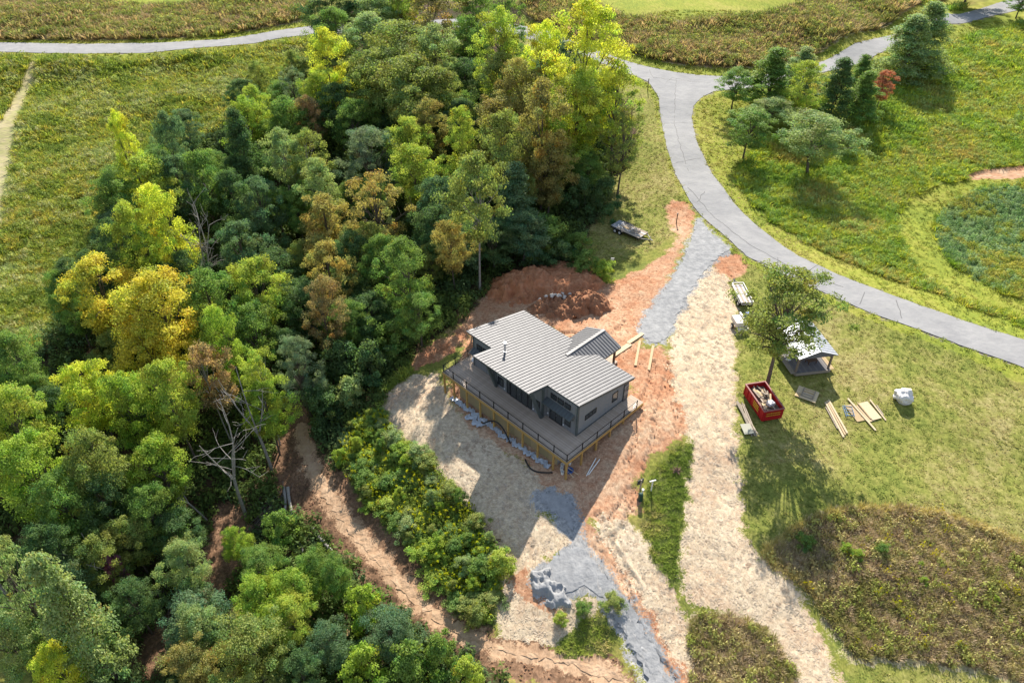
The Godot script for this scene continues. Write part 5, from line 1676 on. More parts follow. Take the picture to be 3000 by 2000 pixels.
func stone_mesh(seed_of: int, r: Vector3, rough: float, rings := 8, m: Material = null) -> ArrayMesh:
	var f := FastNoiseLite.new()
	f.seed = seed_of
	f.frequency = 0.9
	var s := Shape.new()
	var segs := rings * 2
	for j in rings + 1:
		for i in segs + 1:
			var a := TAU * (i % segs) / segs
			var b := PI * j / rings
			var d := Vector3(sin(b) * cos(a), cos(b), sin(b) * sin(a))
			var k := 1.0 + f.get_noise_3dv(d * 1.3) * rough + f.get_noise_3dv(d * 4.0) * rough * 0.35
			s.vert(d * k * r, d)
	var w := segs + 1
	for j in rings:
		for i in segs:
			var q := j * w + i
			s.idx.append_array([q, q + w + 1, q + 1, q, q + w, q + w + 1])
	var t := SurfaceTool.new()
	t.create_from(s.mesh(), 0)
	t.generate_normals()
	var r2 := t.commit()
	if m:
		r2.surface_set_material(0, m)
	return r2


func wood_tone(k: int) -> StandardMaterial3D:
	var c: Array = [[0.55, 0.42, 0.26], [0.48, 0.36, 0.21], [0.4, 0.34, 0.27], [0.3, 0.26, 0.21], [0.62, 0.5, 0.33]][k % 5]
	return grained("wood %d" % (k % 5), lin(c[0] * 0.8, c[1] * 0.8, c[2] * 0.8), lin(c[0] * 1.15, c[1] * 1.15, c[2] * 1.15), Vector3(3, 3, 0.5), 0.85, 0.0, 50 + k % 5, 4, false)


# a loose board from a to b, as a thing of its own
func board(called: String, label: String, a: Vector3, b: Vector3, w: float, t: float, m: Material, group := "", category := "board") -> void:
	var s := Shape.new()
	var long := a.distance_to(b)
	s.box(Vector3(0, t / 2, 0), Vector3(w, t, long))
	var o := put(called, s.mesh(m), self)
	var d := (b - a).normalized()
	var x := Vector3.UP.cross(d).normalized()
	o.transform = Transform3D(Basis(x, d.cross(x), d), (a + b) / 2)
	tag(o, label, category, group)


func wheel(parent: Node3D, at: Vector3, r: float, w: float) -> void:
	var s := Shape.new()
	s.tube([at - Vector3(w / 2, 0, 0), at - Vector3(w / 2 - 0.03, 0, 0), at + Vector3(w / 2 - 0.03, 0, 0), at + Vector3(w / 2, 0, 0)], [r * 0.9, r, r, r * 0.9], 14)
	var o := part("wheel", s, mat("tyre", lin(0.02, 0.02, 0.02), 0.85), parent)
	s = Shape.new()
	s.tube([at - Vector3(w / 2 + 0.015, 0, 0), at + Vector3(w / 2 + 0.015, 0, 0)], [r * 0.55, r * 0.55], 12)
	part("rim", s, mat("white rim", lin(0.7, 0.7, 0.68), 0.5), o)


func flat_trailer(label: String, at: Vector3, turn: float, long: float, wide: float, deck_m: Array, rail: bool) -> Node3D:
	var t := thing("flat_trailer", label, "trailer", at, turn)
	var steel := mat("black steel", lin(0.03, 0.03, 0.032), 0.5, 0.3)
	var s := Shape.new()
	for x in [-wide / 2 + 0.05, wide / 2 - 0.05]:
		s.box(Vector3(x, 0.58, 0), Vector3(0.1, 0.16, long))
	for k in 6:
		s.box(Vector3(0, 0.56, -long / 2 + 0.1 + (long - 0.2) * k / 5), Vector3(wide - 0.2, 0.1, 0.1))
	part("chassis", s, steel, t)
	s = Shape.new()
	for x in [-wide * 0.4, wide * 0.4]:
		s.beam(Vector3(x, 0.55, long / 2), Vector3(0, 0.5, long / 2 + 1.3), 0.09, 0.1)
	s.tube([Vector3(0, 0.05, long / 2 + 1.1), Vector3(0, 0.85, long / 2 + 1.1)], [0.04, 0.04], 8)
	s.beam(Vector3(0, 0.85, long / 2 + 1.1), Vector3(0.25, 0.85, long / 2 + 1.1), 0.04, 0.04)
	s.box(Vector3(0, 0.52, long / 2 + 1.4), Vector3(0.12, 0.1, 0.3))
	part("drawbar", s, steel, t)
	var n := int(wide / 0.26)
	for i in n:
		s = Shape.new()
		s.box(Vector3(-wide / 2 + wide * (i + 0.5) / n, 0.69, long * 0.04), Vector3(wide / n - 0.015, 0.05, long * 0.92))
		part("deck_board", s, deck_m[i % deck_m.size()], t)
	for x in [-wide / 2 - 0.1, wide / 2 + 0.1]:
		for z in [-0.9, -0.1]:
			wheel(t, Vector3(x, 0.34, z - long * 0.12), 0.34, 0.2)
		s = Shape.new()
		s.box(Vector3(x, 0.72, -0.5 - long * 0.12), Vector3(0.26, 0.03, 1.7))
		part("mudguard", s, steel, t)
	if rail:
		s = Shape.new()
		for x in [-wide / 2, wide / 2]:
			s.beam(Vector3(x, 1.0, -long / 2), Vector3(x, 1.0, long / 2), 0.06, 0.06)
			for k in 5:
				s.box(Vector3(x, 0.83, -long / 2 + long * k / 4), Vector3(0.05, 0.34, 0.05))
		s.beam(Vector3(-wide / 2, 1.0, long / 2), Vector3(wide / 2, 1.0, long / 2), 0.06, 0.06)
		part("side_rail", s, mat("pale steel", lin(0.5, 0.5, 0.5), 0.5, 0.3), t)
	return t


func build_site() -> void:
	var clay := grained("mound clay", lin(0.34, 0.135, 0.065), lin(0.52, 0.26, 0.145), Vector3(0.1, 0.1, 0.1), 0.95, 6.0, 61, 5)
	var soil := grained("mound soil", lin(0.22, 0.1, 0.055), lin(0.4, 0.21, 0.12), Vector3(0.12, 0.12, 0.12), 0.95, 6.0, 62, 5)
	mound("clay_mound", "broad red clay mound with a smoothed top behind the house", [[1.6, -79.2, 5.4, 3.4, 1.9, 1.7], [6.6, -79.6, 5.6, 4.4, 1.15, 2.6]], clay, 0.35)
	mound("soil_mound", "lumpy dark brown soil heap between the clay mound and the house", [[9.2, -74.0, 3.6, 2.5, 1.75, 1.5], [4.6, -74.2, 3.2, 1.5, 0.9, 1.6], [6.6, -72.6, 2.6, 1.5, 0.8, 1.6]], soil, 0.6)
	mound("gravel_bank", "dark grey gravel bank along the left rim of the gravel pad", [[2.5, -37.6, 0.9, 1.1, 0.45, 1.6], [2.8, -36.7, 0.9, 1.1, 0.5, 1.6], [3.3, -35.9, 0.9, 1.1, 0.5, 1.6], [4.0, -35.4, 1.1, 0.8, 0.4, 1.6]], mats["gravel"], 0.2)
	rng.seed = 31
	var rock := mat("pale rock", lin(0.55, 0.5, 0.44), 0.9)
	var rock_meshes := [stone_mesh(1, Vector3(0.26, 0.17, 0.2), 0.5, 5, rock), stone_mesh(2, Vector3(0.2, 0.16, 0.26), 0.5, 5, rock), stone_mesh(3, Vector3(0.32, 0.2, 0.24), 0.5, 5, rock)]
	for i in 17:
		var x := 5.2 + rng.randfn() * 0.85
		var z := -75.6 + rng.randfn() * 0.4
		var o := put("rock", rock_meshes[i % 3], self, Transform3D(Basis(Vector3.UP, rng.randf() * 6.0).scaled(Vector3.ONE * rng.randf_range(0.6, 1.15)), ground(x, z, 0.55 + rng.randf() * 0.1)))
		tag(o, "pale rock in the small heap between the two mounds", "rock", "rocks between the dirt mounds")

	# dumpster with scrap
	var bin := thing("dumpster", "red open-top dumpster full of scrap wood beside the lone tree", "dumpster", ground(26.1, -55.3, 0.02), deg_to_rad(12.1))
	var red := grained("dumpster red", lin(0.33, 0.012, 0.015), lin(0.42, 0.03, 0.03), Vector3(0.6, 0.6, 0.6), 0.45, 0.0, 71, 4, false)
	var bl := 4.15
	var bw := 2.2
	var bh := 1.5
	box_part("floor", Vector3(-bw / 2, 0.15, -bl / 2), Vector3(bw / 2, 0.25, bl / 2), red, bin)
	var n := 0
	for w in [[Vector3(-bw / 2, 0.25, -bl / 2), Vector3(-bw / 2 + 0.06, bh, bl / 2)], [Vector3(bw / 2 - 0.06, 0.25, -bl / 2), Vector3(bw / 2, bh, bl / 2)], [Vector3(-bw / 2 + 0.06, 0.25, -bl / 2), Vector3(bw / 2 - 0.06, bh, -bl / 2 + 0.06)], [Vector3(-bw / 2 + 0.06, 0.25, bl / 2 - 0.06), Vector3(bw / 2 - 0.06, bh, bl / 2)]]:
		var wall := box_part("side_panel", w[0], w[1], red, bin)
		var s := Shape.new()
		if n < 2:
			var x := -bw / 2 - 0.03 if n == 0 else bw / 2 + 0.03
			for k in 7:
				s.box(Vector3(x, 0.82, -bl / 2 + 0.1 + (bl - 0.2) * k / 6), Vector3(0.07, 1.2, 0.09))
		else:
			var z := -bl / 2 - 0.03 if n == 2 else bl / 2 + 0.03
			for k in 4:
				s.box(Vector3(0, 0.4 + 0.3 * k, z), Vector3(bw - 0.1, 0.08, 0.07))
		part("rib", s, red, wall)
		n += 1
	var rimmed := Shape.new()
	for x in [-bw / 2, bw / 2]:
		rimmed.box(Vector3(x, bh + 0.03, 0), Vector3(0.13, 0.1, bl + 0.14))
	for z in [-bl / 2, bl / 2]:
		rimmed.box(Vector3(0, bh + 0.032, z), Vector3(bw - 0.13, 0.094, 0.13))
	part("rim", rimmed, mat("worn rim", lin(0.3, 0.12, 0.11), 0.6), bin)
	var letters := Shape.new()
	rng.seed = 3
	for row in 3:
		var zz := 0.1
		while zz < 1.15:
			var lw := rng.randf_range(0.05, 0.11)
			letters.box(Vector3(-bw / 2 - 0.072, 1.22 - row * 0.27, zz), Vector3(0.012, 0.18, lw))
			zz += lw + 0.035
	for row in 2:
		var xx := -0.75
		while xx < 0.75:
			var lw := rng.randf_range(0.05, 0.11)
			letters.box(Vector3(xx, 1.16 - row * 0.3, bl / 2 + 0.072), Vector3(lw, 0.1, 0.012))
			xx += lw + 0.035
	part("lettering", letters, mat("sign yellow", lin(0.6, 0.36, 0.03), 0.6), bin)
	var skid := Shape.new()
	for x in [-0.7, 0.7]:
		skid.box(Vector3(x, 0.09, 0), Vector3(0.16, 0.18, bl - 0.1))
	part("skid", skid, mat("black steel", lin(0.03, 0.03, 0.032), 0.5, 0.3), bin)
	var place := bin.transform
	# scrap fills it: each piece is a thing
	var filler := Shape.new()
	filler.box(Vector3(0, 0.62, 0), Vector3(bw - 0.16, 0.7, bl - 0.16))
	var heap := put("scrap_heap", filler.mesh(grained("scrap", lin(0.1, 0.08, 0.07), lin(0.32, 0.25, 0.18), Vector3(0.8, 0.8, 0.8), 0.95, 0.0, 73)), self, place)
	tag(heap, "rubble and scraps under the boards inside the red dumpster", "rubble")
	rng.seed = 44
	for i in 34:
		var c := Vector3(rng.randf_range(-0.75, 0.75), 1.0 + rng.randf() * 0.3, rng.randf_range(-1.5, 1.6))
		var a := rng.randfn() * 0.5 + (PI / 2 if rng.randf() < 0.15 else 0.0)
		var half := Vector3(sin(a) * 0.8, rng.randf_range(-0.16, 0.2), cos(a)) * rng.randf_range(0.3, 0.62)
		half.x = clampf(half.x, -0.9 + absf(c.x), 0.9 - absf(c.x))
		half.z = clampf(half.z, -1.9 + absf(c.z), 1.9 - absf(c.z))
		board("scrap_board", "loose scrap board lying in the red dumpster", place * (c - half), place * (c + half), rng.randf_range(0.09, 0.22), 0.045, wood_tone(rng.randi()), "scrap boards in the dumpster")
	var carton := thing("carton", "white crushed carton in the front of the red dumpster", "carton", place * Vector3(0.2, 1.2, 0.95), 0.5)
	box_part("body", Vector3(-0.33, 0, -0.27), Vector3(0.33, 0.34, 0.27), mat("carton white", lin(0.72, 0.71, 0.72), 0.8), carton)
	box_part("flap", Vector3(-0.33, 0.345, -0.3), Vector3(0.05, 0.36, 0.3), mat("carton inside", lin(0.6, 0.57, 0.55), 0.8), carton)
	var coil := Shape.new()
	var loop := []
	for k in 25:
		var a := TAU * k / 12.0
		loop.append(Vector3(cos(a) * 0.24, 0.05 + k * 0.004, sin(a) * 0.24))
	coil.tube(loop, tapered(25, 0.035, 0.035), 6)
	tag(put("hose_coil", coil.mesh(mat("black hose", lin(0.02, 0.022, 0.025), 0.6)), self, place * Transform3D(Basis(), Vector3(0.25, 1.33, 0.0))), "coil of black hose on the scrap in the red dumpster", "hose")

	# grey lumber beside the dumpster
	rng.seed = 52
	for i in 15:
		var a := Vector2(23.5 + rng.randf() * 1.1, -56.1 + rng.randf() * 0.9)
		var b := Vector2(24.0 + rng.randf() * 0.9, -52.3 + rng.randf() * 1.1)
		var up := 0.04 + (i % 4) * 0.055
		board("old_board", "weathered grey board in the loose stack left of the dumpster", ground(a.x, a.y, up), ground(b.x, b.y, up + rng.randf() * 0.04), rng.randf_range(0.09, 0.16), 0.05, wood_tone(2 + i % 2), "weathered boards left of the dumpster")
	sheet_board("plywood_sheet", "grey-green plywood sheet lying across the weathered boards", Vector2(23.8, -52.15), 0.28, 1.0, 1.35, -0.12, mat("grey ply", lin(0.36, 0.36, 0.29), 0.8))

	# pallets and frames in the pavilion's shadow
	var pallet := thing("pallet_stack", "low stack of a plywood panel and pallet frames beside the pavilion shadow", "pallet", ground(31.35, -57.0, 0.02), deg_to_rad(-31.0))
	for k in 3:
		box_part("bearer", Vector3(-1.05, 0.0, -0.8 + k * 0.7), Vector3(1.05, 0.09, -0.7 + k * 0.7), wood_tone(2), pallet)
	box_part("panel", Vector3(-1.1, 0.095, -1.0), Vector3(1.05, 0.13, 0.85), wood_tone(4), pallet)
	for k in 4:
		box_part("slat", Vector3(-0.5, 0.15, -0.85 + k * 0.42), Vector3(0.7, 0.2, -0.72 + k * 0.42), wood_tone(k), pallet)
	for x in [-0.55, 0.62]:
		box_part("frame_side", Vector3(x, 0.14, -0.85), Vector3(x + 0.1, 0.235, 0.55), wood_tone(3), pallet)
	box_part("panel", Vector3(-1.06, 0.133, 0.2), Vector3(-0.6, 0.16, 0.83), wood_tone(1), pallet)

	# long beams
	for b in [[33.0, -56.0, 33.42, -51.4, 0.0, 0.2, 4, "leftmost of the long new beams on the lawn"], [33.22, -56.2, 33.68, -51.7, 0.0, 0.18, 0, "middle one of the long new beams on the lawn"], [33.42, -56.3, 33.95, -51.9, 0.02, 0.2, 4, "rightmost of the long new beams on the lawn"], [32.8, -55.3, 33.15, -52.5, 0.0, 0.1, 2, "short weathered beam beside the long new beams"]]:
		board("beam", b[7], ground(b[0], b[1], b[4]), ground(b[2], b[3], b[4]), b[5], 0.16, wood_tone(b[6]), "beams on the lawn", "beam")

	# plywood sheets, boards and a folded trestle
	sheet_board("plywood_sheet", "tan plywood sheet half under the blue folded trestle", Vector2(35.75, -54.65), 0.06, 1.15, 2.25, -0.28, wood_tone(1))
	sheet_board("plywood_sheet", "pale plywood sheet at the right of the lawn lumber", Vector2(37.3, -54.85), 0.1, 1.1, 2.35, -0.3, wood_tone(4))
	sheet_board("plywood_sheet", "pale plywood strip under the right-hand sheet", Vector2(36.75, -54.6), 0.05, 0.7, 2.3, -0.3, wood_tone(0))
	board("long_plank", "long plank crossing the plywood sheets on the lawn", ground(35.5, -56.5, 0.15), ground(37.0, -52.3, 0.08), 0.2, 0.05, wood_tone(4), "", "plank")
	board("new_board", "board along the right edge of the pale plywood sheet", ground(37.75, -56.3, 0.14), ground(38.5, -53.6, 0.05), 0.16, 0.05, wood_tone(4))
	board("new_board", "short board farthest right of the lawn lumber", ground(38.25, -55.6, 0.03), ground(38.5, -54.3, 0.03), 0.12, 0.05, wood_tone(2))
	board("new_board", "narrow board between the two plywood sheets", ground(36.3, -55.9, 0.16), ground(37.0, -53.8, 0.1), 0.12, 0.05, wood_tone(1))
	var trestle := thing("trestle", "blue metal folding trestle lying on the lawn lumber", "trestle", ground(34.95, -54.75, 0.05), deg_to_rad(-14.0))
	var blue := mat("blue steel", lin(0.08, 0.17, 0.3), 0.5, 0.2)
	for leg in [[Vector3(-0.45, 0.05, -0.8), Vector3(-0.2, 0.05, 0.85)], [Vector3(-0.3, 0.12, -0.85), Vector3(-0.05, 0.12, 0.8)], [Vector3(0.45, 0.1, -0.75), Vector3(0.6, 0.1, 0.65)]]:
		var s := Shape.new()
		s.beam(leg[0], leg[1], 0.05, 0.05)
		part("leg", s, blue, trestle)
	for k in 4:
		var s := Shape.new()
		s.beam(Vector3(-0.4 + k * 0.06, 0.14, -0.7 + k * 0.45), Vector3(0.5 + k * 0.03, 0.14, -0.75 + k * 0.45), 0.04, 0.04)
		part("rung", s, blue, trestle)

	# boulder
	var boulder := put("boulder", stone_mesh(9, Vector3(0.9, 0.82, 0.95), 0.42, 20, grained("white rock", lin(0.6, 0.57, 0.54), lin(0.85, 0.84, 0.82), Vector3(0.8, 0.8, 0.8), 0.9, 5.0, 81, 5, false)), self, Transform3D(Basis(Vector3.UP, 0.6), ground(41.2, -56.4, 0.55)))
	tag(boulder, "large white boulder standing alone on the lawn", "boulder")

	build_pavilion()

	# trailers
	var grey_boards := [wood_tone(2), wood_tone(3), mat("grey deck", lin(0.3, 0.31, 0.33), 0.6)]
	var t1 := flat_trailer("black twin-axle flat trailer parked on the grass below the woods", ground(16.5, -90.2, 0.0), deg_to_rad(46.0), 5.0, 2.2, grey_boards, false)
	var ramp := Shape.new()
	ramp.box(Vector3(0, 0.74, -2.0), Vector3(2.0, 0.04, 0.9))
	for k in 4:
		ramp.box(Vector3(-0.6 + k * 0.3, 0.78, -2.0), Vector3(0.1, 0.05, 0.8))
	part("ramp", ramp, mat("grey deck", lin(0.3, 0.31, 0.33), 0.6), t1)
	var on := t1.transform
	var skid2 := thing("small_pallet", "small pallet on the bed of the flat trailer by the woods", "pallet", on * Vector3(0.1, 0.73, -0.4), deg_to_rad(50))
	for k in 5:
		box_part("slat", Vector3(-0.45 + k * 0.2, 0.05, -0.5), Vector3(-0.33 + k * 0.2, 0.09, 0.5), wood_tone(k), skid2)
	for z in [-0.45, 0.4]:
		box_part("bearer", Vector3(-0.45, 0.0, z), Vector3(0.47, 0.045, z + 0.08), wood_tone(2), skid2)
	tag(put("tarp_bundle", stone_mesh(14, Vector3(0.5, 0.22, 0.45), 0.5, 8, mat("tan canvas", lin(0.5, 0.4, 0.3), 0.9)), self, Transform3D(Basis(), on * Vector3(0.35, 0.83, 1.1))), "tan canvas bundle near the hitch of the flat trailer", "bundle")
	board("scrap_board", "grey board lying on the flat trailer by the woods", on * Vector3(-0.5, 0.75, 0.6), on * Vector3(-0.2, 0.78, 1.7), 0.3, 0.04, wood_tone(3))
	flat_trailer("long pale-railed trailer half hidden by the lone tree", ground(28.45, -74.1, 0.0), deg_to_rad(183.0), 4.2, 1.4, [mat("pale deck", lin(0.62, 0.58, 0.56), 0.8), wood_tone(2)], true)
	var mixer := thing("tool_trailer", "small white tool trailer beside the straw strip under the lone tree", "trailer", ground(26.75, -68.6, 0.0), deg_to_rad(8.0))
	box_part("body", Vector3(-0.6, 0.55, -0.9), Vector3(0.35, 1.15, 0.7), mat("off white", lin(0.68, 0.62, 0.55), 0.6), mixer)
	box_part("rack", Vector3(0.42, 0.5, -1.2), Vector3(0.6, 1.3, 1.0), mat("pale steel", lin(0.5, 0.5, 0.5), 0.5, 0.3), mixer)
	box_part("tailboard", Vector3(-0.5, 0.35, 0.8), Vector3(0.8, 0.55, 1.3), mat("off white", lin(0.68, 0.62, 0.55), 0.6), mixer)
	wheel(mixer, Vector3(-0.75, 0.33, 0.0), 0.33, 0.18)
	wheel(mixer, Vector3(0.75, 0.33, 0.0), 0.33, 0.18)
	var bar := Shape.new()
	bar.beam(Vector3(0, 0.5, 1.2), Vector3(0, 0.45, 2.2), 0.08, 0.08)
	part("drawbar", bar, mat("black steel", lin(0.03, 0.03, 0.032), 0.5, 0.3), mixer)
	tag(put("blue_drum", lathe([[0.0, 0.0], [0.28, 0.0], [0.3, 0.3], [0.28, 0.32], [0.3, 0.6], [0.28, 0.85], [0.0, 0.86]], mat("blue plastic", lin(0.05, 0.12, 0.35), 0.5)), self, Transform3D(Basis(), ground(28.2, -70.2))), "blue plastic drum between the two trailers under the lone tree", "drum")

	# the lone tree
	shapes["lone"] = []
	var lone := tree_shape(733, {"r": 4.9, "lo": 5.0, "hi": 14.2, "clumps": 130, "clump": 0.8, "leaves": 15000, "leaf": 0.15, "slim": 0.5, "form": "ball", "trunk": 0.26, "limbs": 40, "twigs": 3})
	var lt := thing("lone_tree", "tall yellow-green tree standing alone on the lawn behind the dumpster", "tree", ground(27.5, -58.5, -0.05), 1.0)
	put("trunk", lone[0].mesh(bark("dark")), lt)
	put("crown", lone[1].mesh(leaf_material("ol")), lt)

	build_small_things()


func sheet_board(called: String, label: String, at: Vector2, up: float, w: float, long: float, turn: float, m: Material) -> void:
	var d := Vector2(-sin(turn), cos(turn)) * long / 2
	var a := ground(at.x - d.x, at.y - d.y, up)
	var b := ground(at.x + d.x, at.y + d.y, up)
	board(called, label, a, b, w, 0.025, m, "plywood sheets on the lawn", "plywood")


func lathe(profile: Array, m: Material, sides := 16) -> ArrayMesh:
	var s := Shape.new()
	for i in profile.size() - 1:
		for k in sides:
			var pts := []
			for q in [[i, k], [i, k + 1], [i + 1, k + 1], [i + 1, k]]:
				var a: float = TAU * q[1] / sides
				pts.append(Vector3(cos(a) * profile[q[0]][0], profile[q[0]][1], sin(a) * profile[q[0]][0]))
			var am := TAU * (k + 0.5) / sides
			var dr: float = profile[i + 1][0] - profile[i][0]
			var dy: float = profile[i + 1][1] - profile[i][1]
			var out := Vector3(cos(am) * dy, -dr, sin(am) * dy)
			if pts[0].distance_to(pts[1]) < 1e-4:
				pts.remove_at(1)
			elif pts[2].distance_to(pts[3]) < 1e-4:
				pts.remove_at(3)
			s.face(pts, out)
	return s.mesh(m)


func build_pavilion() -> void:
	var p := thing("pavilion", "open timber pavilion with white metal gable roof beside the lone tree", "pavilion", ground(32.45, -62.9, 0.0), deg_to_rad(9.5))
	var w := 4.0
	var d := 5.4
	var grey := wood_tone(3)
	var tin := grained("white tin", lin(0.4, 0.42, 0.45), lin(0.5, 0.52, 0.55), Vector3(0.3, 0.3, 0.3), 0.45, 0.0, 85)
	tin.metallic = 0.3
	for x in [-w / 2 + 0.1, w / 2 - 0.1]:
		for z in [-d / 2 + 0.2, d / 2 - 0.25]:
			var s := Shape.new()
			s.box(Vector3(x, 1.55, z), Vector3(0.18, 2.3, 0.18))
			part("post", s, mat("grey post", lin(0.2, 0.16, 0.13), 0.9), p)
			for e in [Vector3(-signf(x) * 0.7, 0, 0), Vector3(0, 0, -signf(z) * 0.7)]:
				s = Shape.new()
				s.beam(Vector3(x, 1.9, z), Vector3(x, 2.6, z) + e, 0.09, 0.09)
				part("brace", s, mat("grey post", lin(0.2, 0.16, 0.13), 0.9), p)
	for i in 19:
		var s := Shape.new()
		s.box(Vector3(-w / 2 + w * (i + 0.5) / 19, 0.38, 0), Vector3(w / 19 - 0.012, 0.05, d))
		part("floor_board", s, mat("floor dark", lin(0.14, 0.135, 0.14), 0.85) if i % 3 else mat("floor mid", lin(0.18, 0.17, 0.17), 0.85), p)
	for e in [[Vector3(-w / 2 - 0.06, 0.3, -d / 2), Vector3(-w / 2 - 0.06, 0.3, d / 2)], [Vector3(w / 2 + 0.06, 0.3, -d / 2), Vector3(w / 2 + 0.06, 0.3, d / 2)], [Vector3(-w / 2, 0.3, d / 2 + 0.06), Vector3(w / 2, 0.3, d / 2 + 0.06)], [Vector3(-w / 2, 0.3, -d / 2 - 0.06), Vector3(w / 2, 0.3, -d / 2 - 0.06)]]:
		var s := Shape.new()
		s.beam(e[0], e[1], 0.1, 0.32)
		part("sill_beam", s, grey, p)
	# side benches
	for x in [-w / 2 - 0.3, w / 2 + 0.3]:
		for k in 2:
			var s := Shape.new()
			s.box(Vector3(x + (k - 0.5) * 0.24, 0.42, 0), Vector3(0.22, 0.05, d - 0.1))
			part("bench_board", s, grey if x < 0.0 else wood_tone(1), p)
	# roof
	var hw := w / 2 + 0.25
	var e0 := 2.62
	var top := 3.42
	for side in [-1.0, 1.0]:
		var n := 13
		for i in n:
			var z0 := -d / 2 - 0.2 + (d + 0.4) * i / n
			var z1 := -d / 2 - 0.2 + (d + 0.4) * (i + 1) / n - 0.008
			var s := Shape.new()
			s.slab([Vector3(0, top, z0), Vector3(0, top, z1), Vector3(side * hw, e0, z1), Vector3(side * hw, e0, z0)], 0.03)
			s.beam(Vector3(0, top + 0.02, z0), Vector3(side * hw, e0 + 0.02, z0), 0.04, 0.04)
			part("roof_sheet", s, tin, p)
	for z in [-d / 2 - 0.1, d / 2 + 0.1]:
		var s := Shape.new()
		s.face([Vector3(-hw + 0.1, e0 - 0.12, z), Vector3(hw - 0.1, e0 - 0.12, z), Vector3(hw - 0.1, e0 - 0.02, z), Vector3(0, top - 0.06, z), Vector3(-hw + 0.1, e0 - 0.02, z)], Vector3(0, 0, z))
		part("gable_board", s, mat("gable grey", lin(0.14, 0.14, 0.16), 0.9), p)
	for x in [-w / 2 + 0.1, w / 2 - 0.1]:
		var s := Shape.new()
		s.beam(Vector3(x, 2.62, -d / 2), Vector3(x, 2.62, d / 2), 0.12, 0.18)
		part("plate", s, mat("grey post", lin(0.2, 0.16, 0.13), 0.9), p)
	# a bag and a table left inside
	var at := p.transform
	tag(put("cloth_bag", stone_mesh(19, Vector3(0.3, 0.14, 0.22), 0.5, 8, mat("white cloth", lin(0.7, 0.7, 0.72), 0.9)), self, Transform3D(Basis(), at * Vector3(-1.75, 0.52, 0.4))), "white cloth bag on the left edge of the pavilion floor", "bag")
	var tb := thing("low_table", "low dark table standing on the pavilion floor", "table", at * Vector3(0.5, 0.405, 1.2), 0.3)
	box_part("top", Vector3(-0.6, 0.42, -0.35), Vector3(0.6, 0.47, 0.35), mat("dark timber", lin(0.1, 0.06, 0.04), 0.8), tb)
	for x in [-0.5, 0.5]:
		for z in [-0.27, 0.27]:
			box_part("leg", Vector3(x - 0.04, 0, z - 0.04), Vector3(x + 0.04, 0.42, z + 0.04), mat("dark timber", lin(0.1, 0.06, 0.04), 0.8), tb)


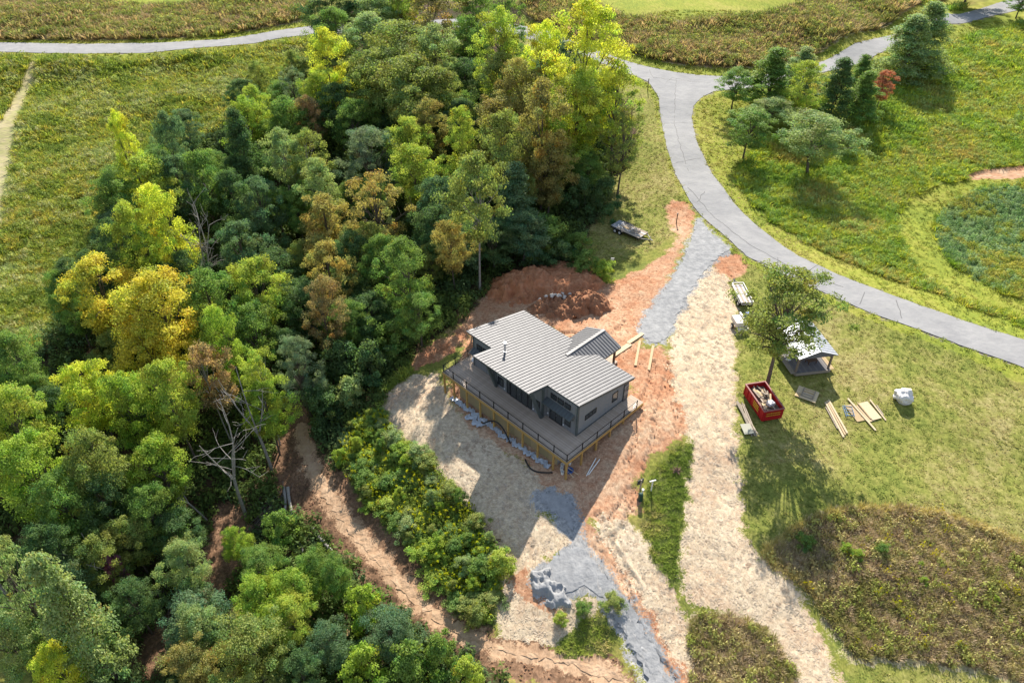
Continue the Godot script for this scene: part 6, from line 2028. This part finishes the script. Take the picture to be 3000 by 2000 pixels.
func build_small_things() -> void:
	# planks from the porch to the gravel
	board("ramp_plank", "wide pale plank from the porch, nearest the house", ground(10.5, -62.5, 0.1), ground(13.6, -65.4, 0.07), 0.6, 0.05, wood_tone(4), "", "plank")
	board("ramp_plank", "wide pale plank from the porch, ending on the gravel", ground(13.35, -65.5, 0.13), ground(15.3, -67.3, 0.1), 0.45, 0.05, wood_tone(4), "", "plank")
	board("ground_plank", "narrow plank on the clay nearest the porch", ground(14.8, -66.0, 0.06), ground(13.7, -61.6, 0.06), 0.28, 0.05, wood_tone(0), "", "plank")
	board("ground_plank", "narrow plank on the clay farther from the porch", ground(16.2, -65.1, 0.06), ground(15.1, -60.9, 0.06), 0.28, 0.05, wood_tone(0), "", "plank")
	# buckets and tools under the front corner of the deck
	var pail := mat("white pail", lin(0.75, 0.75, 0.72), 0.5)
	var spots := [[5.16, -48.98, "white bucket under the deck corner, farthest back on the left"], [5.72, -48.87, "white bucket right of the deck corner post"], [4.96, -48.65, "white bucket second from the back under the deck corner"], [4.9, -48.25, "white bucket third from the back under the deck corner"], [4.94, -47.8, "white bucket nearest the front under the deck corner"]]
	for e in spots:
		var b := thing("bucket", e[2], "bucket", ground(e[0], e[1], 0.02), e[0], "buckets under the deck corner")
		put("body", lathe([[0.0, 0.0], [0.14, 0.0], [0.16, 0.38], [0.175, 0.38], [0.175, 0.4], [0.15, 0.4], [0.135, 0.05], [0.0, 0.05]], pail), b)
		var hoop := []
		for k in 9:
			hoop.append(Vector3(cos(PI * k / 8) * 0.17, 0.36 - sin(PI * k / 8) * 0.1, sin(PI * k / 8) * 0.14))
		var s := Shape.new()
		s.tube(hoop, tapered(9, 0.008, 0.008), 4)
		part("handle", s, mat("steel", lin(0.5, 0.5, 0.5), 0.35, 0.8), b)
	tag(put("blue_tub", lathe([[0.0, 0.0], [0.28, 0.0], [0.36, 0.3], [0.39, 0.3], [0.39, 0.34], [0.33, 0.34], [0.26, 0.05], [0.0, 0.05]], mat("blue plastic", lin(0.05, 0.12, 0.35), 0.5)), self, Transform3D(Basis(), ground(5.65, -47.95, 0.02))), "blue plastic tub beside the deck corner post", "tub")
	board("shovel", "long pale shovel handle leaning in the blue tub, upper one", ground(5.5, -48.2, 0.36), ground(6.5, -47.5, 0.05), 0.05, 0.05, wood_tone(4), "", "shovel")
	board("shovel", "short pale shovel handle by the blue tub, lower one", ground(5.5, -47.75, 0.36), ground(6.0, -47.25, 0.04), 0.05, 0.05, wood_tone(4), "", "shovel")
	for e in [[8.31, -49.2, 7.25, -47.3, "left one of two white pipes on the shaded clay"], [8.68, -49.05, 7.45, -47.4, "right one of two white pipes on the shaded clay"]]:
		var s := Shape.new()
		s.tube([ground(e[0], e[1], 0.12), ground(e[2], e[3], 0.12)], [0.055, 0.055], 8)
		tag(put("white_pipe", s.mesh(pail), self), e[4], "pipe")
	# plastic sheeting along the base wall
	var house := Transform3D(Basis(Vector3.UP, deg_to_rad(HOUSE_TURN)), HOUSE_AT)
	var film := mat("plastic film", lin(0.42, 0.47, 0.52), 0.25, 0.0, 0.6)
	for run in [[-16.9, -2.0, 0.18, 0.6, "crumpled bluish plastic sheeting along the front base of the house"], [-13.6, -11.2, 0.85, 0.7, "loose flap of plastic sheeting pulled out on the ground below the deck"]]:
		var s := Shape.new()
		var n := int((run[1] - run[0]) / 0.14)
		for i in n + 1:
			for k in 6:
				var q: Vector3 = house * Vector3(run[0] + i * 0.14, 0, run[2] + run[3] * (k / 5.0 - 0.5) + (noise(noise_a, i * 0.5, run[0], 9.0) - 0.5) * 0.9)
				s.vert(ground(q.x, q.z, 0.06 + noise(noise_b, q.x, q.z, 60.0) * 0.3), Vector3.UP)
		for i in n:
			for k in 5:
				var b := i * 6 + k
				s.idx.append_array([b, b + 6, b + 7, b, b + 7, b + 1])
		var t := SurfaceTool.new()
		t.create_from(s.mesh(), 0)
		t.generate_normals()
		var m := t.commit()
		m.surface_set_material(0, film)
		tag(put("plastic_sheeting", m, self), run[4], "plastic sheeting")
	var hose := Shape.new()
	var way := []
	for k in 13:
		var t := k / 12.0
		var q: Vector3 = house * Vector3(lerpf(-11.4, -7.2, t), 0, 0.55 + sin(t * PI) * -0.25)
		way.append(ground(q.x, q.z, 0.2 + sin(t * PI) * 1.35))
	hose.tube(way, tapered(13, 0.075, 0.075), 8)
	tag(put("drain_pipe", hose.mesh(mat("black hose", lin(0.02, 0.022, 0.025), 0.6)), self), "black drain pipe arched against the base wall between deck posts", "pipe")
	hose = Shape.new()
	way = []
	for k in 13:
		var t := k / 12.0
		var q: Vector3 = house * Vector3(lerpf(-4.6, -1.4, t), 0, 1.0 + sin(t * PI) * 0.75 - t * 0.6)
		way.append(ground(q.x, q.z, 0.12))
	hose.tube(way, tapered(13, 0.075, 0.075), 8)
	tag(put("drain_pipe", hose.mesh(mat("black hose", lin(0.02, 0.022, 0.025), 0.6)), self), "black drain pipe curving on the ground near the front deck corner", "pipe")
	tag(put("white_sack", stone_mesh(23, Vector3(0.35, 0.4, 0.3), 0.35, 8, mat("white cloth", lin(0.7, 0.7, 0.72), 0.9)), self, Transform3D(Basis(), house * Vector3(-16.9, 2.55, -3.4))), "white sack on the left end of the deck", "sack")
	# service posts on the grass strip
	var box := thing("meter_board", "dark meter board on a post at the clay edge", "meter board", ground(12.2, -45.7), 0.5)
	box_part("panel", Vector3(-0.35, 0.5, -0.05), Vector3(0.35, 1.1, 0.03), mat("dark board", lin(0.05, 0.055, 0.06), 0.7), box)
	box_part("post", Vector3(-0.06, -0.2, 0.04), Vector3(0.06, 1.15, 0.14), wood_tone(2), box)
	var cap := thing("vent_pipe", "white capped pipe standing beside the meter board", "pipe", ground(12.35, -44.95), 0.0)
	put("pipe", lathe([[0.07, -0.1], [0.07, 0.6], [0.0, 0.6]], pail), cap)
	put("cap", lathe([[0.0, 0.58], [0.12, 0.58], [0.12, 0.72], [0.0, 0.74]], pail), cap)
	var ped := thing("service_pedestal", "dark green service pedestal at the clay edge", "pedestal", ground(12.05, -44.3), 0.2)
	var green := mat("pedestal green", lin(0.02, 0.06, 0.045), 0.6)
	box_part("body", Vector3(-0.16, -0.1, -0.16), Vector3(0.16, 0.85, 0.16), green, ped)
	put("lid", lathe([[0.2, 0.8], [0.22, 0.95], [0.12, 1.05], [0.0, 1.08]], green), ped)
	var stake := thing("marker_stake", "white T-shaped stake standing in the grass strip", "stake", ground(13.2, -45.2), 0.3)
	box_part("post", Vector3(-0.05, -0.2, -0.05), Vector3(0.05, 1.45, 0.05), pail, stake)
	box_part("crossbar", Vector3(-0.32, 1.46, -0.05), Vector3(0.32, 1.55, 0.05), pail, stake)
	# torn root
	rng.seed = 66
	var root := Shape.new()
	for i in 16:
		var d := Vector3(rng.randfn(), absf(rng.randfn()) * 0.5, rng.randfn()).normalized()
		root.tube(bent(Vector3.ZERO, d * rng.randf_range(0.4, 0.85), 0.2, 4), tapered(5, 0.09, 0.02), 5)
	tag(put("root_ball", root.mesh(grained("root", lin(0.1, 0.06, 0.045), lin(0.3, 0.2, 0.15), Vector3(1.5, 1.5, 1.5), 0.95, 0.0, 67)), self, Transform3D(Basis(), ground(15.9, -47.2, 0.15))), "torn brown root ball lying in the grass strip", "root ball")
	# sign, stakes and posts
	var sign := thing("notice_sign", "small white notice on a stake above the red mound", "sign", ground(13.3, -82.3), 0.1)
	box_part("stake", Vector3(-0.03, -0.2, -0.03), Vector3(0.03, 1.0, 0.03), wood_tone(3), sign)
	box_part("plate", Vector3(-0.22, 1.0, -0.035), Vector3(0.22, 1.35, 0.035), pail, sign)
	for e in [[23.5, -92.2, 1.5, "thin dark stake beside the top of the gravel drive"], [25.9, -139.1, 2.2, "dark post on the grass at the road junction"], [35.8, -78.0, 1.6, "thin dark post at the roadside behind the lone tree"]]:
		var t := thing("marker_post", e[3], "post", ground(e[0], e[1]), 0.4)
		box_part("shaft", Vector3(-0.05, -0.2, -0.05), Vector3(0.05, e[2], 0.05), mat("dark timber", lin(0.1, 0.06, 0.04), 0.8), t)
		box_part("cap", Vector3(-0.1, e[2] + 0.003, -0.07), Vector3(0.1, e[2] + 0.08, 0.07), mat("black steel", lin(0.03, 0.03, 0.032), 0.5, 0.3), t)
	# logs and stump
	var pale := bark("pale")
	for e in [[-20.1, -45.5, -17.3, -42.4, 0.24, "thick pale log lying on the bank beside the dirt track"], [-21.2, -44.6, -20.0, -42.2, 0.17, "short pale log left of the thick one beside the track"], [-24.0, -51.2, -22.7, -47.7, 0.2, "grey log nearest the dirt track at the woods edge"], [-24.5, -51.3, -23.5, -47.5, 0.18, "grey log farther from the dirt track at the woods edge"], [-25.5, -50.0, -23.9, -46.8, 0.12, "thin grey log left of the two grey ones"], [-20.8, -43.0, -17.9, -41.2, 0.1, "thin crooked branch lying below the thick pale log"]]:
		var s := Shape.new()
		rng.seed = int(e[0] * -10.0)
		s.tube(bent(ground(e[0], e[1], e[4] + 0.1), ground(e[2], e[3], e[4] + 0.15), 0.04, 6), tapered(7, e[4], e[4] * 0.7), 9)
		var o := put("log", s.mesh(pale), self)
		tag(o, e[5], "log", "fallen logs beside the track")
	var stump := thing("tree_stump", "pale cut tree stump at the bottom of the woods", "stump", ground(-14.4, -33.5, -0.1), 0.0)
	put("bark", lathe([[0.5, 0.0], [0.38, 0.5], [0.36, 1.3]], bark("dark")), stump)
	put("cut_face", lathe([[0.36, 1.3], [0.2, 1.33], [0.0, 1.35]], mat("cut wood", lin(0.62, 0.42, 0.2), 0.8)), stump)
	# pale snags
	var snag := dead_shape(17, 15.0, 3, 4).mesh(pale)
	for e in [[-27.8, -48.2, 1.0, 0.3, 0.03, -0.06, "tall forked white snag leaning over the track bend"], [-33.8, -39.3, 0.72, 1.9, 0.12, 0.42, "grey dead tree leaning far over in the lower ravine"], [-32.0, -48.0, 0.55, 4.0, 0.08, 0.35, "short leaning grey trunk left of the white snag"], [-26.5, -54.0, 0.95, 2.6, -0.05, 0.05, "slim white snag beside the yellow-green tree at the track"], [-45.5, -37.0, 0.8, 5.2, 0.0, 0.1, "white dead branches at the lower left border"]]:
		var t := thing("dead_snag", e[6], "dead tree", ground(e[0], e[1], -0.1))
		t.basis = Basis.from_euler(Vector3(e[4], 0, e[5])) * Basis(Vector3.UP, e[3]).scaled(Vector3.ONE * e[2])
		put("trunk", snag, t)
	# brush pile in the ravine
	rng.seed = 88
	var brush := Shape.new()
	for i in 60:
		var c := Vector3(rng.randfn() * 0.6, rng.randf() * 0.7, rng.randfn() * 1.2)
		var d := Vector3(rng.randfn() * 0.3, rng.randfn() * 0.12, 1).normalized() * rng.randf_range(0.8, 2.0)
		brush.tube(bent(c - d, c + d, 0.05, 3), tapered(4, 0.05, 0.015), 4, false)
	tag(put("brush_pile", brush.mesh(bark("dark")), self, Transform3D(Basis(Vector3.UP, 0.5), ground(-32.0, -37.5))), "dark heap of cut branches in the lower ravine", "brush pile")
	tag(put("brush_pile", brush.mesh(bark("dark")), self, Transform3D(Basis(Vector3.UP, -0.4), ground(-25.5, -48.5))), "dark heap of branches around the grey logs at the track", "brush pile")
	# thicket on the bank and saplings in the dry plot
	rng.seed = 99
	var bank := zone_polygon(14, 0)
	var put_at := []
	var guard := 0
	while put_at.size() < 72 and guard < 4000:
		guard += 1
		var q := Vector2(rng.randf_range(-24, 2), rng.randf_range(-66, -34))
		if not Geometry2D.is_point_in_polygon(q, bank):
			continue
		var close := false
		for o in put_at:
			if o.distance_to(q) < 1.05:
				close = true
		if close:
			continue
		put_at.append(q)
		plant_tree(q.x, q.y, rng.randf_range(0.55, 1.6), rng.randf_range(0.35, 1.15), "S2", ["lm", "gr", "lm", "yg", "gr", "pl", "ol"][rng.randi() % 7], "leafy shrub in the thicket on the bank left of the house", rng.randf() * 6.0, "thicket_shrub", "thicket shrubs on the bank")
	for e in SAPLINGS:
		plant_tree(e[0], e[1], e[2], e[2] * 0.75, "S2", "lm" if e[2] < 0.7 else "gr", e[3], e[0], "sapling", "saplings in the dry plot")
	for e in [[8.6, -34.4, 1.1, 0.6, "ol", "rounded grassy bush at the foot of the gravel pad, right"], [6.0, -34.2, 0.9, 0.6, "gr", "rounded green bush at the foot of the gravel pad, left"], [4.2, -33.6, 0.7, 0.5, "yg", "small bush at the foot of the gravel pad, nearest the track"]]:
		plant_tree(e[0], e[1], e[2], e[3], "S2", e[4], e[5], e[0])


func _ready() -> void:
	var cam := Camera3D.new()
	cam.name = "camera"
	cam.fov = 49.87
	cam.near = 0.5
	cam.far = 800.0
	add_child(cam)
	cam.position = Vector3(0, 55.2, 0)
	cam.rotation_degrees = Vector3(-39.0, 0, 0)
	cam.current = true
	var env := Environment.new()
	var sky := Sky.new()
	var look := ProceduralSkyMaterial.new()
	look.sky_top_color = Color(0.6, 0.68, 0.8)
	look.sky_horizon_color = Color(0.9, 0.91, 0.92)
	look.sky_curve = 0.16
	look.sky_energy_multiplier = 0.78
	look.sun_angle_max = 4.0
	look.ground_bottom_color = Color(0.25, 0.25, 0.2)
	look.ground_horizon_color = Color(0.6, 0.63, 0.62)
	sky.sky_material = look
	env.background_mode = Environment.BG_SKY
	env.sky = sky
	env.tonemap_mode = Environment.TONE_MAPPER_LINEAR
	env.tonemap_exposure = 2.05
	env.sdfgi_enabled = true
	env.ssao_enabled = true
	env.ssil_enabled = true
	var we := WorldEnvironment.new()
	we.name = "world_environment"
	we.environment = env
	add_child(we)
	var sun := DirectionalLight3D.new()
	sun.name = "sun"
	sun.light_energy = 1.6
	sun.light_color = Color(1.0, 0.965, 0.915)
	sun.light_angular_distance = 0.53
	sun.shadow_enabled = true
	add_child(sun)
	# the sun stands behind the scene, 37 degrees up, a little to the right
	var to := Vector3(sin(deg_to_rad(-5.0)) * cos(deg_to_rad(37.0)), -sin(deg_to_rad(37.0)), cos(deg_to_rad(-5.0)) * cos(deg_to_rad(37.0)))
	sun.basis = Basis.looking_at(to, Vector3.UP)
	raise_land()
	lay_zones()
	build_ground()
	build_roads()
	grow_shapes()
	build_house()
	build_site()
	plant_trees()
	sow_fields()
